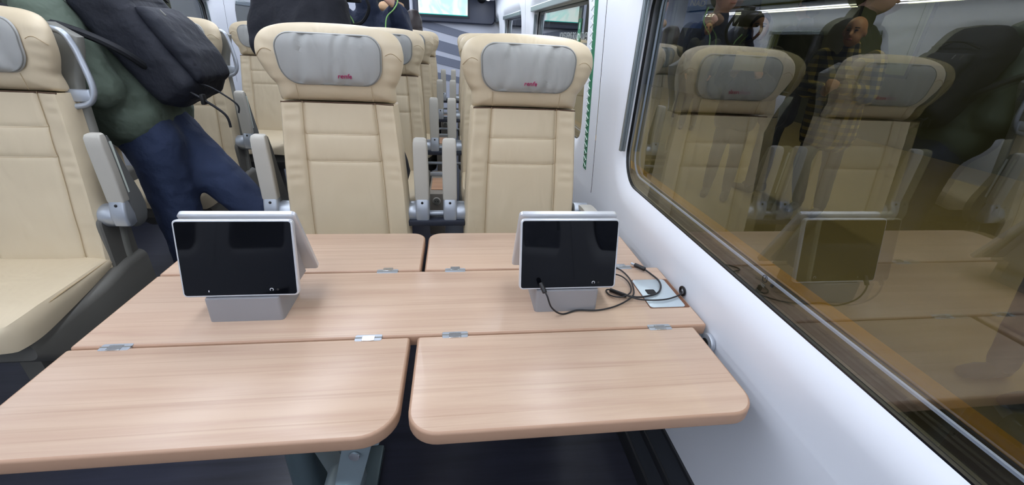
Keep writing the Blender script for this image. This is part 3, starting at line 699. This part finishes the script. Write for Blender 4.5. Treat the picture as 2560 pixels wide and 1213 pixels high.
# lettering on the second window, outward facing
es=thing('window_lettering','pale mirrored emergency window lettering on the next window','sticker',(XG-.001,2.2,1.23))
tx=text_mesh('letters','VENTANA DE EMERGENCIA',.042,'letter_grey',es,(0,-.42,0),(PI/2,0,PI/2),0,.0003)
hs=thing('hammer_sticker','small green emergency hammer sticker on the next window','sticker',(XG-.001,1.93,1.24))
bm=nb(); loft(bm,[[(d,y,zz) for y,zz in rrect(-.022,.022,-.03,.07,.006,3)] for d in (0,-.0008)]); obj('backing',bm,'sticker_green',hs,False)
bm=nb(); tube(bm,[(-.001,.013*math.cos(a),.013*math.sin(a)) for a in [2*PI*k/20 for k in range(20)]],.0022,6,True); box(bm,-.0012,-.0008,-.004,.004,.03,.055); obj('symbol',bm,'sticker_white',hs,False)
# etched marks low on the big pane
em=thing('glass_mark','small round etched mark and fine print low on the big window','mark',(XG+.0002,.555,.880))
bm=nb(); tube(bm,[(0,.0055*math.cos(a),.0065*math.sin(a)+.001) for a in [2*PI*k/24 for k in range(24)]],.0005,5,True)
tube(bm,[(0,.0018*math.cos(a)+(0 if k<9 else 0),.0035-.0035*k/9+.0015) for k,a in enumerate([PI*.3+PI*1.2*k/9 for k in range(10)])],.0006,5); obj('ring',bm,'dark_hole',em,False)
bm=nb()
for k in range(3): box(bm,-.0003,.0002,-.006+.001*k,.006-.002*k,-.0095-.0022*k,-.0088-.0022*k)
obj('fine_print',bm,'shell_dark',em,False)
bm=nb(); box(bm,-.0004,.0002,-.021,-.016,-.0035,.0015); obj('square_mark',bm,'dark_hole',em,False)
# ================================================================= PEOPLE
def capsules(bm,chain,n=12):
    # chain: list of (point, radius[, flat]) ; tapered sphere-swept limb
    P=[Vector(c[0]) for c in chain]; Rr=[c[1] for c in chain]
    for p,r in zip(P,Rr):
        q=bmesh.ops.create_icosphere(bm,subdivisions=2,radius=r)['verts']; bmesh.ops.translate(bm,verts=q,vec=p)
    for (a,ra),(b,rb) in zip(zip(P,Rr),list(zip(P,Rr))[1:]):
        d=b-a; L=d.length
        if L<1e-5: continue
        d.normalize(); u=d.orthogonal().normalized(); v=d.cross(u)
        loft(bm,[[p+(u*math.cos(2*PI*k/n)+v*math.sin(2*PI*k/n))*r for k in range(n)] for p,r in ((a,ra),(b,rb))])
def ellipsoid(bm,c,rx,ry,rz,M=None):
    q=bmesh.ops.create_icosphere(bm,subdivisions=3,radius=1)['verts']
    for v in q:
        p=Vector((v.co.x*rx,v.co.y*ry,v.co.z*rz)); v.co=(M@p if M else p)+Vector(c)
def remeshed(name,bm,mat,parent,vox=.012,sm=6,rough=0,seed=0,origin=None):
    me=bpy.data.meshes.new(name); bm.to_mesh(me); bm.free(); o=bpy.data.objects.new(name,me); COL.objects.link(o)
    m=o.modifiers.new('r','REMESH'); m.mode='VOXEL'; m.voxel_size=vox
    m=o.modifiers.new('s','SMOOTH'); m.factor=.5; m.iterations=sm
    dg=bpy.context.evaluated_depsgraph_get(); dg.update(); me2=bpy.data.meshes.new_from_object(o.evaluated_get(dg))
    bpy.data.objects.remove(o); bpy.data.meshes.remove(me)
    if rough:
        me2.update()
        for v in me2.vertices:
            c=v.co; w=noise.noise(Vector((c.x*11+seed,c.y*11,c.z*7)))*.6+noise.noise(Vector((c.x*26,c.y*26+seed,c.z*16)))*.4-abs(noise.noise(Vector((c.x*8,c.y*8,c.z*20+seed))))*.5
            v.co=c+v.normal*w*rough
    if origin is not None:
        for v in me2.vertices: v.co-=origin
    for p in me2.polygons: p.use_smooth=True
    me2.materials.clear(); me2.materials.append(MATS[mat]); me2.name=name
    q=bpy.data.objects.new(name,me2); COL.objects.link(q)
    if parent: q.parent=parent
    return q
def frame(fw,upv):
    z=Vector(upv).normalized(); y=Vector(fw)-z*Vector(fw).dot(z); y.normalize(); x=y.cross(z)
    return Matrix((x,y,z)).transposed()
def hand(bm,w,d,n,s=1,curl=.5,size=.088):
    # w wrist, d pointing direction, n palm normal
    w=Vector(w); d=Vector(d).normalized(); n=(Vector(n)-d*Vector(n).dot(d)).normalized(); sd=d.cross(n)*s
    pl=size*.95
    for k in range(4):
        a=w+sd*(-.5+k/3)*.026; b=w+d*pl*.52+sd*(-.5+k/3)*.050
        capsules(bm,[(a,.011),(b,.0095)],8)
        L=(.80,1,.94,.74)[k]*size*.5; dd=(d*math.cos(curl*.6)+n*math.sin(curl*.6)); d2=(d*math.cos(curl*1.6)+n*math.sin(curl*1.6))
        capsules(bm,[(b,.0085),(b+dd*L*.5,.0075),(b+dd*L*.5+d2*L*.5,.0062)],8)
    t0=w+d*.012-sd*.018; capsules(bm,[(t0,.011),(t0+d*.022-sd*.018+n*.006,.0095),(t0+d*.045-sd*.022+n*.014,.0075)],8)
def make_person(label,J,clothes,loc,sk='skin',hair='hair_dark',bald=False,group=None,size=1.0,hands=True,hair_long=False,vox=.011,skinonly=None):
    t=thing('person',label,'person',loc,0,group); O=Vector(loc)
    G=lambda k:Vector(J[k])
    S=size; bm=nb()
    hip,chest,neck,head=G('hip'),G('chest'),G('neck'),G('head')
    fw=Vector(J['face']).normalized(); ax=(neck-hip).normalized(); side=fw.cross(ax).normalized() if abs(fw.dot(ax))<.95 else Vector((0,1,0))
    side=Vector(J.get('side',side)).normalized()
    hu=Vector(J.get('headup',(0,0,1)))
    # torso
    for a in (-1,1):
        capsules(bm,[(hip+side*.055*a*S,.075*S),((hip+chest)/2+side*.045*a*S,.075*S),(chest+side*.06*a*S,.08*S),(G('shR' if a>0 else 'shL'),.042*S)])
    capsules(bm,[(chest,.08*S),(neck,.045*S),(head-(head-neck)*.3,.040*S)])
    H=frame(fw,hu)
    ellipsoid(bm,head+H@Vector((0,-.008,.018))*S,.062*S,.078*S,.078*S,H)          # skull
    ellipsoid(bm,head+H@Vector((0,.018,-.030))*S,.050*S,.056*S,.062*S,H)         # jaw
    capsules(bm,[(head+H@Vector((0,.072,.004))*S,.009*S),(head+H@Vector((0,.088,-.020))*S,.011*S)],8)  # nose
    for a in (-1,1): ellipsoid(bm,head+H@Vector((a*.063,-.006,-.006))*S,.008*S,.016*S,.024*S,H)
    for nm,a in (('R',1),('L',-1)):
        capsules(bm,[(G('sh'+nm),.040*S),(G('el'+nm),.032*S),(G('wr'+nm),.021*S)])
        if hands: hand(bm,G('wr'+nm),J.get('hd'+nm,G('wr'+nm)-G('el'+nm)),J.get('hn'+nm,side*-a),a,J.get('curl',.6),.088*S)
        capsules(bm,[(hip+side*.05*a*S,.068*S),(G('kn'+nm),.046*S),(G('an'+nm),.030*S)])
    remeshed('body',bm,sk,t,.008,3,origin=O)
    # face
    body=t
    for a in (-1,1):
        b2=nb(); ellipsoid(b2,head+H@Vector((a*.024,.069,.008))*S-O,.010*S,.006*S,.006*S,H); obj('eye',b2,'eye_dark',t)
        b2=nb(); capsules(b2,[(head+H@Vector((a*.014,.074,.024))*S-O,.0035*S),(head+H@Vector((a*.036,.066,.023))*S-O,.0030*S)],6); obj('eyebrow',b2,hair,t)
    b2=nb(); ellipsoid(b2,head+H@Vector((0,.073,-.048))*S-O,.019*S,.006*S,.006*S,H); obj('mouth',b2,'lip',t)
    if not bald:
        b2=nb(); ellipsoid(b2,head+H@Vector((0,-.020,.034))*S,.070*S,.082*S,.074*S,H); ellipsoid(b2,head+H@Vector((0,-.045,-.005))*S,.060*S,.050*S,.070*S,H)
        if hair_long:
            for a in (-1,1): capsules(b2,[(head+H@Vector((a*.050,-.01,.03))*S,.03*S),(head+H@Vector((a*.058,-.01,-.06))*S,.028*S),(head+H@Vector((a*.055,-.02,-.11))*S,.024*S)])
            capsules(b2,[(head+H@Vector((0,-.06,0))*S,.05*S),(head+H@Vector((0,-.06,-.11))*S,.045*S)])
        remeshed('hair',b2,hair,t,.009,3,.004,origin=O)
    # clothes
    for spec in clothes:
        nm,mt,kind,fat=spec[:4]; ex=spec[4] if len(spec)>4 else {}
        b2=nb()
        if kind=='jacket':
            hem=ex.get('hem',-.10)
            hp=hip+(hip-chest).normalized()*(-hem)
            low=hip+(chest-hip).normalized()*hem
            for a in (-1,1):
                capsules(b2,[(low+side*.060*a*S,(.090+fat)*S),((hip+chest)/2+side*.055*a*S,(.086+fat)*S),(chest+side*.065*a*S,(.088+fat)*S),(G('shR' if a>0 else 'shL'),(.056+fat*.5)*S)])
            capsules(b2,[(chest,(.08+fat)*S),(chest+(neck-chest)*.8,(.055+fat*.4)*S)]); capsules(b2,[(neck-ax*.02,.060*S),(neck+(head-neck).normalized()*.022*S,.054*S)])
            for n2 in 'RL':
                capsules(b2,[(G('sh'+n2),(.054+fat*.6)*S),((G('sh'+n2)+G('el'+n2))/2,(.050+fat*.6)*S),(G('el'+n2),(.046+fat*.5)*S),(G('el'+n2)*.12+G('wr'+n2)*.88,(.034+fat*.4)*S)])
            if ex.get('hood'):
                capsules(b2,[(neck-fw*.05*S+side*.05*S,.045*S),(neck-fw*.075*S-ax*.02,.055*S),(neck-fw*.05*S-side*.05*S,.045*S)])
            remeshed(nm,b2,mt,t,vox,5,ex.get('rough',.008),ex.get('seed',1),O)
        elif kind=='trousers':
            for n2,a in (('R',1),('L',-1)):
                capsules(b2,[(hip+side*.052*a*S+ax*.03,(.080+fat)*S),(hip+side*.055*a*S-ax*.06*S,(.078+fat)*S),(G('kn'+n2),(.056+fat)*S),((G('kn'+n2)*.5+G('an'+n2)*.5),(.050+fat)*S),(G('an'+n2)+Vector((0,0,.01)),(.040+fat)*S)])
            remeshed(nm,b2,mt,t,vox,5,ex.get('rough',.006),ex.get('seed',2),O)
        elif kind=='shoes':
            for n2 in 'RL':
                b3=nb(); an=G('an'+n2); tf=Vector(J.get('toe'+n2,J.get('toe',fw))); tf.z=0; tf.normalize()
                capsules(b3,[(an-tf*.020,.036*S),(an-tf*.025-Vector((0,0,.03)),.036*S)],10); capsules(b3,[(an-tf*.02-Vector((0,0,.033)),.034*S),(an+tf*.09*S-Vector((0,0,.037)),.036*S),(an+tf*.15*S-Vector((0,0,.042)),.029*S)],10)
                z0=an.z-.062*S
                for v in b3.verts: v.co.z=max(v.co.z,z0)
                remeshed(nm,b3,mt,t,.010,2,0,0,O)
        elif kind=='scarf':
            capsules(b2,[(neck+fw*.05*S+ax*.01,.034*S),(neck+side*.055*S+ax*.01,.034*S),(neck-fw*.05*S+ax*.02,.036*S),(neck-side*.055*S+ax*.01,.034*S),(neck+fw*.05*S+ax*.01,.034*S)])
            remeshed(nm,b2,mt,t,.010,2,.008,4,O)
    return t
def extra(t,nm,bm,mt,parent=None,rm=None):
    O=t.location
    if rm: return remeshed(nm,bm,mt,parent or t,rm[0],rm[1],rm[2],rm[3],Vector(O))
    shift(bm,-Vector(O)); return obj(nm,bm,mt,parent or t)
F0=FLOOR+.062
# A: bending over the far seats in a green parka, with a navy backpack
JA=dict(hip=(-.965,1.62,.90),chest=(-1.10,1.64,1.155),neck=(-1.22,1.62,1.315),head=(-1.335,1.60,1.385),face=(-.75,-.1,-.6),headup=(-.55,0,.85),side=(0,1,0),
  shR=(-1.13,1.79,1.225),shL=(-1.07,1.49,1.215),elL=(-.965,1.45,1.03),wrL=(-1.10,1.41,.99),elR=(-1.32,1.82,1.08),wrR=(-1.46,1.76,.98),
  knL=(-.925,1.56,.50),anL=(-.935,1.57,F0),knR=(-.685,1.63,.56),anR=(-.52,1.68,F0),toe=(-1,0,0),curl=.9,hnL=(0,0,-1),hnR=(0,0,-1))
pa=make_person('person in a green parka and blue jeans bending over with a navy backpack',JA,[
  ('parka','parka_green','jacket',.034,dict(hem=.050,hood=True,rough=.014,seed=3)),('jeans','jeans_blue','trousers',.012,dict(rough=.010,seed=5)),('shoe','shoe_dark','shoes',0)],(-.80,1.66,FLOOR),size=1.0)
# backpack on the back (towards +x, up)
axv=(Vector(JA['neck'])-Vector(JA['hip'])).normalized(); bk=Vector((axv.z,0,-axv.x)) # points to the back
bc=Vector((-.875,1.62,1.145))
def bpt(a,b,c): return bc+axv*a+Vector((0,1,0))*b+bk*c
bp=thing('backpack','navy blue backpack worn by the person bending over in green','backpack',tuple(bc))
bm=nb(); rows=[]
for k in range(15):
    a=-.185+.42*k/14; q=min(1,max(0,(a+.185)/.05)); q2=min(1,max(0,(.235-a)/.09)); w=.125*(.75+.25*math.sqrt(max(0,1-(1-q)**2)))*(.55+.45*math.sqrt(max(0,1-(1-q2)**2))); d=.075*(.55+.45*math.sqrt(max(0,1-(1-q)**2)))*(.45+.55*math.sqrt(max(0,1-(1-q2)**2)))
    rows.append([tuple(bpt(a,x,y)) for x,y in rrect(-w,w,-d,d,min(w,d)*.55,5)])
loft(bm,rows); main=extra(bp,'main_compartment',bm,'pack_navy',rm=(.010,4,.008,9))
bm=nb(); rows=[]
for a,w,d in ((-.165,.080,.010),(-.155,.100,.03),(-.08,.106,.048),(.02,.104,.046),(.07,.096,.032),(.085,.085,.012)):
    rows.append([tuple(bpt(a,x,.068+y)) for x,y in rrect(-w,w,0,d,min(w,d*.5)*.8,4)])
loft(bm,rows); fp=extra(bp,'front_pocket',bm,'pack_navy',rm=(.009,4,.005,2))
bm=nb(); tube(bm,smoothpath([bpt(.10,-.09,.085),bpt(.115,-.03,.10),bpt(.115,.03,.10),bpt(.10,.09,.085)],5),.003,6); extra(bp,'zip',bm,'pack_strap',main)
for yy in (-.06,):
    bm=nb(); tube(bm,[bpt(.050,yy,.118),bpt(.030,yy-.003,.122)],.0020,6); extra(bp,'zip_pull',bm,'shell_grey',main)
for sy in (-1,1):
    bm=nb(); P_=smoothpath([bpt(.20,.06*sy,-.06),(-1.16,1.62+.12*sy,1.34),(-1.19,1.62+.165*sy,1.26),(-1.06,1.62+.182*sy,1.215),(-.945,1.62+.182*sy,1.178),(-.880,1.62+.165*sy,1.140),(-.855,1.62+.11*sy,1.090),(-.87,1.62+.07*sy,1.08)],6)
    rr=[]
    tube(bm,P_,.011,8); extra(bp,'shoulder_strap',bm,'pack_strap')
bm=nb(); tube(bm,smoothpath([bpt(-.16,-.10,.03),bpt(-.20,-.11,.055),bpt(-.27,-.10,.075),bpt(-.31,-.10,.06)],6),.004,6); tl=extra(bp,'strap_tail',bm,'pack_strap')
bm=nb(); tube(bm,smoothpath([bpt(-.15,-.08,.06),bpt(-.19,-.075,.09),bpt(-.26,-.07,.115),bpt(-.285,-.07,.10)],6),.003,6); extra(bp,'strap_tail',bm,'pack_strap')
bm=nb(); c_=bpt(-.205,-.11,.058); box(bm,c_.x-.006,c_.x+.006,c_.y-.01,c_.y+.01,c_.z-.016,c_.z+.016,.003); extra(bp,'buckle',bm,'dark_hole',tl)
# B: person in a black coat standing just behind the left table seat
JB=dict(hip=(-.30,1.63,.86),chest=(-.43,1.68,1.16),neck=(-.46,1.70,1.345),head=(-.48,1.68,1.465),face=(-.6,-.6,0),side=(-.8,.6,0),
  shL=(-.33,1.62,1.29),shR=(-.545,1.74,1.285),elR=(-.570,1.70,1.165),wrR=(-.40,1.62,1.08),elL=(-.30,1.56,1.10),wrL=(-.38,1.54,1.06),
  knR=(-.31,1.62,.48),anR=(-.31,1.60,F0),knL=(-.20,1.60,.48),anL=(-.20,1.60,F0),toe=(-.3,-1,0),curl=1.0)
make_person('person in a black coat standing behind the seat at the left tablet',JB,[
  ('coat','coat_black','jacket',.026,dict(hem=-.12,rough=.012,seed=7)),('trousers','trousers_dark','trousers',.004),('shoe','shoe_dark','shoes',0)],(-.30,1.62,FLOOR))
# C: photographer
JC=dict(hip=(-.36,2.55,.86),chest=(-.37,2.55,1.16),neck=(-.37,2.55,1.36),head=(-.37,2.53,1.50),face=(-.1,-1,-.1),side=(-1,0,0),
  shL=(-.22,2.55,1.30),shR=(-.52,2.55,1.30),elR=(-.555,2.50,1.20),wrR=(-.46,2.42,1.335),elL=(-.185,2.50,1.21),wrL=(-.22,2.42,1.335),
  knR=(-.42,2.56,.48),anR=(-.42,2.56,F0),knL=(-.31,2.56,.48),anL=(-.31,2.56,F0),toe=(0,-1,0),curl=1.1,hdL=(-.3,-.5,.9),hdR=(.5,-.4,.8),hnL=(-1,0,.2),hnR=(1,0,.2))
pc=make_person('person in a navy jacket holding a camera in front of the wall screen',JC,[
  ('jacket','jacket_navy','jacket',.014,dict(rough=.010,seed=11)),('trousers','trousers_dark','trousers',.004),('shoe','shoe_dark','shoes',0)],(-.37,2.55,FLOOR))
cam_=thing('photo_camera','black camera with a big lens held at chest height by the person in navy','camera',(-.43,2.38,1.375))
def CP(n,bm,mt,p=None): return obj(n,bm,mt,p or cam_)
bm=nb(); box(bm,-.065,.065,-.025,.025,-.038,.040,.008); box(bm,-.022,.022,-.022,.02,.035,.060,.006); CP('camera_body',bm,'camera_black')
bm=nb(); cyl(bm,(0,-.02,-.002),(0,-.105,-.006),.031,28,.003); ln=CP('lens',bm,'camera_black')
bm=nb(); cyl(bm,(0,-.1055,-.006),(0,-.107,-.006),.025,24); CP('lens_glass',bm,'screen_black',ln)
for sx in (-1,1):
    bm=nb(); tube(bm,smoothpath([(sx*.066,0,.02),(sx*.10,.0,-.05),(sx*.06,.03,-.115),(0,.045,-.135)],6),.008,6); CP('neck_strap',bm,'pack_strap')
c=thing('neck_cord','thin lime green cord hanging over the navy jacket','cord',(-.46,2.42,1.30))
bm=nb(); tube(bm,smoothpath([(-.02,0,.10),(-.015,-.005,.055),(.015,-.01,.0),(.04,0,-.04),(.05,.0,-.10)],6),.003,6); obj('cord',bm,'cord_green',c)
c=thing('earphone_cord','pale green cord held in the hand of the person in navy','cord',(-.23,2.40,1.30))
bm=nb(); tube(bm,smoothpath([(.02,0,.12),(.035,-.005,.06),(.015,-.01,.02),(-.025,0,-.02),(-.035,.0,-.10)],6),.003,6); obj('cord',bm,'cord_green',c)
# D: behind C
JD=dict(hip=(-.36,3.36,.86),chest=(-.35,3.36,1.16),neck=(-.35,3.36,1.36),head=(-.35,3.34,1.50),face=(0,-1,0),side=(-1,0,0),
  shL=(-.21,3.36,1.30),shR=(-.49,3.36,1.30),elR=(-.53,3.34,1.08),wrR=(-.44,3.26,1.16),elL=(-.19,3.34,1.08),wrL=(-.27,3.26,1.16),
  knR=(-.41,3.36,.48),anR=(-.41,3.36,F0),knL=(-.31,3.36,.48),anL=(-.31,3.36,F0),toe=(0,-1,0))
make_person('person in a dark brown puffer jacket behind the person in navy',JD,[
  ('puffer_jacket','puffer_brown','jacket',.018,dict(rough=.014,seed=13)),('scarf','beige_cloth','scarf',0),('trousers','trousers_dark','trousers',.004),('shoe','shoe_dark','shoes',0)],(-.36,3.36,FLOOR))
# ================================================================= PLATFORM
PZ=.05; PF=PZ+.062
bm=nb(); box(bm,.80,6.4,-4,14,PZ-.3,PZ-.004); struct(obj('ground_platform',bm,'platform_concrete',smooth=False))
bm=nb(); box(bm,.80,1.90,-4,14,PZ-.01,PZ); struct(obj('platform_edge_strip',bm,'platform_edge',smooth=False))
bm=nb()
for i in range(6):
    for j in range(52):
        x=1.15+i*.13; y=-.2+j*.13
        loft(bm,[[(x+math.cos(2*PI*k/8)*r,y+math.sin(2*PI*k/8)*r,zz) for k in range(8)] for r,zz in ((.022,PZ-.001),(.016,PZ+.005))])
o=obj('tactile_studs',bm,'platform_edge'); tag(o,'rows of low round studs on the dark platform edge','paving',None,'stuff')
bm=nb(); box(bm,1.90,2.015,-4,14,PZ-.008,PZ+.001); tag(obj('yellow_line',bm,'platform_yellow',smooth=False),'yellow safety line painted along the platform','line')
bm=nb(); box(bm,6.4,6.6,-4,14,-.3,3.4); struct(obj('wall_platform',bm,'platform_wall',smooth=False))
bm=nb(); box(bm,.80,6.4,13.8,14,-.3,3.4); struct(obj('wall_platform_end',bm,'platform_dark',smooth=False))
bm=nb(); box(bm,.9,6.6,-4,14,3.3,3.4); struct(obj('ceiling_platform',bm,'platform_dark',smooth=False))
for i,y in enumerate((1.5,5.5,9.5)):
    t=thing('platform_lamp',['tube lamp over the platform nearest the table','tube lamp over the middle of the platform','tube lamp over the far end of the platform'][i],'lamp',(3.2,y,3.22),0,'platform lamps')
    bm=nb(); box(bm,-.14,.14,-1.3,1.3,0,.07,.01); obj('housing',bm,'rack_grey',t); bm=nb(); box(bm,-.03,.03,-1.2,1.2,-.02,0); obj('tube',bm,'platform_tube',t,False)
t=thing('banner','blue hanging banner with white letters NAD above the platform','banner',(4.0,7.45,1.50))
bm=nb(); box(bm,-.004,.004,-.16,.16,0,.62); bmesh.ops.rotate(bm,verts=bm.verts,cent=(0,0,0),matrix=Matrix.Rotation(PI/2,3,'Z')); obj('cloth',bm,'flag_blue',t,False)
text_mesh('letters','NAD',.12,'icon_white',t,(-.13,-.006,.32),(PI/2,0,0),.1,.001)
bm=nb(); cyl(bm,(0,.02,-1.45),(0,.02,.75),.018,12); obj('pole',bm,'platform_dark',t)
for i,(y,z0,w,h,m_) in enumerate(((6.2,1.0,1.1,1.3,'poster_green'),(8.6,.9,1.4,1.5,'poster_green'),(3.6,.9,1.2,1.4,'poster_green'))):
    t=thing('wall_poster',['green framed poster on the platform wall, middle one','green framed poster on the platform wall, farthest one','green framed poster on the platform wall, nearest one'][i],'poster',(6.38,y,z0))
    bm=nb(); box(bm,-.01,.01,-w/2,w/2,0,h,.004); obj('sheet',bm,m_,t,False)
    bm=nb(); box(bm,-.02,.0,-w/2-.04,w/2+.04,-.04,0); box(bm,-.02,.0,-w/2-.04,w/2+.04,h,h+.04); box(bm,-.02,.0,-w/2-.04,-w/2,0,h); box(bm,-.02,.0,w/2,w/2+.04,0,h); obj('frame',bm,'platform_dark',t,False)
def stand(x,y,fx,fy,h=1.0,lean=(0,0),arms=None,z=PZ):
    f=Vector((fx,fy,0)).normalized(); s=Vector((f.y,-f.x,0)) # right hand side
    P=lambda a,b,c:tuple(Vector((x,y,z))+f*a+s*b+Vector((lean[0]*c,lean[1]*c,c*h)))
    J=dict(hip=P(0,0,.80),chest=P(0,0,1.10),neck=P(0,0,1.30),head=P(.02,0,1.42),face=tuple(f),side=tuple(s),
      shR=P(0,.15,1.235),shL=P(0,-.15,1.235),elR=P(-.01,.20,.98),elL=P(-.01,-.20,.98),wrR=P(.10,.17,.80),wrL=P(.10,-.17,.80),
      knR=P(.02,.07,.44),knL=P(.0,-.07,.44),anR=tuple(Vector(P(0,.08,0))+Vector((0,0,.062))),anL=tuple(Vector(P(0,-.08,0))+Vector((0,0,.062))),toe=tuple(f),curl=.5)
    for k,v in (arms or {}).items(): J[k]=P(*v)
    return J
# E: plaid jacket
JE=stand(2.95,2.92,-.75,-.5,.93,(-.10,.0),dict(elR=(.06,.19,1.0),wrR=(.20,.06,1.02),elL=(.06,-.19,1.0),wrL=(.22,-.04,1.06),knR=(.05,.10,.44),knL=(-.03,-.07,.44)))
pe=make_person('person in a black and yellow plaid jacket standing on the platform beyond the glass',JE,[('plaid_jacket','plaid','jacket',.034,dict(hem=-.13,seed=21)),('trousers','trousers_grey','trousers',.006),('shoe','shoe_grey','shoes',0)],(2.95,2.92,PZ),bald=True)
# F: woman with fur collar and papers, G: person in long black coat
JF=stand(2.36,3.30,-.6,-.8,.935,(0,0),dict(elR=(.04,.18,1.0),wrR=(.20,.10,1.08),elL=(.04,-.18,1.0),wrL=(.20,-.10,1.08)))
pf=make_person('dark-haired person in a fur collar jacket holding papers on the platform',JF,[('jacket','coat_black','jacket',.014,dict(seed=23)),('fur_collar','fur','scarf',0),('trousers','trousers_dark','trousers',.0),('shoe','shoe_dark','shoes',0)],(2.36,3.30,PZ),hair_long=True)
bm=nb(); ff=Vector((-.6,-.8,0)); pp=Vector((2.36,3.30,PZ))+ff*.27+Vector((0,0,1.10)); box(bm,-.10,.10,-.003,.003,-.07,.07); bmesh.ops.rotate(bm,verts=bm.verts,cent=(0,0,0),matrix=Matrix.Rotation(-.65,3,'Z')@Matrix.Rotation(-.5,3,'X'))
o=obj('paper_sheet',bm,'paper',smooth=False); o.location=pp; tag(o,'cream sheet of paper held by the person with the fur collar','paper')
JG=stand(2.80,3.40,-.3,.9,1.05,(0,0))
make_person('tall person in a black coat with their back to the glass on the platform',JG,[('coat','coat_black','jacket',.024,dict(hem=-.16,seed=25)),('trousers','trousers_dark','trousers',.004),('shoe','shoe_dark','shoes',0)],(2.80,3.40,PZ))
# J: person close to the train at the right
JJ=stand(2.31,1.0,-1,.05,1.08,(0,0),dict(knR=(.03,.09,.44)))
make_person('person in dark clothes and grey shoes standing close to the glass at the right',JJ,[('coat','coat_black','jacket',.018,dict(seed=27)),('trousers','trousers_dark','trousers',.010),('shoe','shoe_grey','shoes',0)],(2.31,1.0,PZ))
# H: a walker far down the platform
JH=stand(3.7,6.4,-.5,-.8,1.0)
make_person('small distant person in grey walking far down the platform',JH,[('coat','trousers_grey','jacket',.02,dict(hem=-.2,seed=29)),('trousers','trousers_dark','trousers',.004),('shoe','shoe_dark','shoes',0)],(3.7,6.4,PZ),hair_long=True)
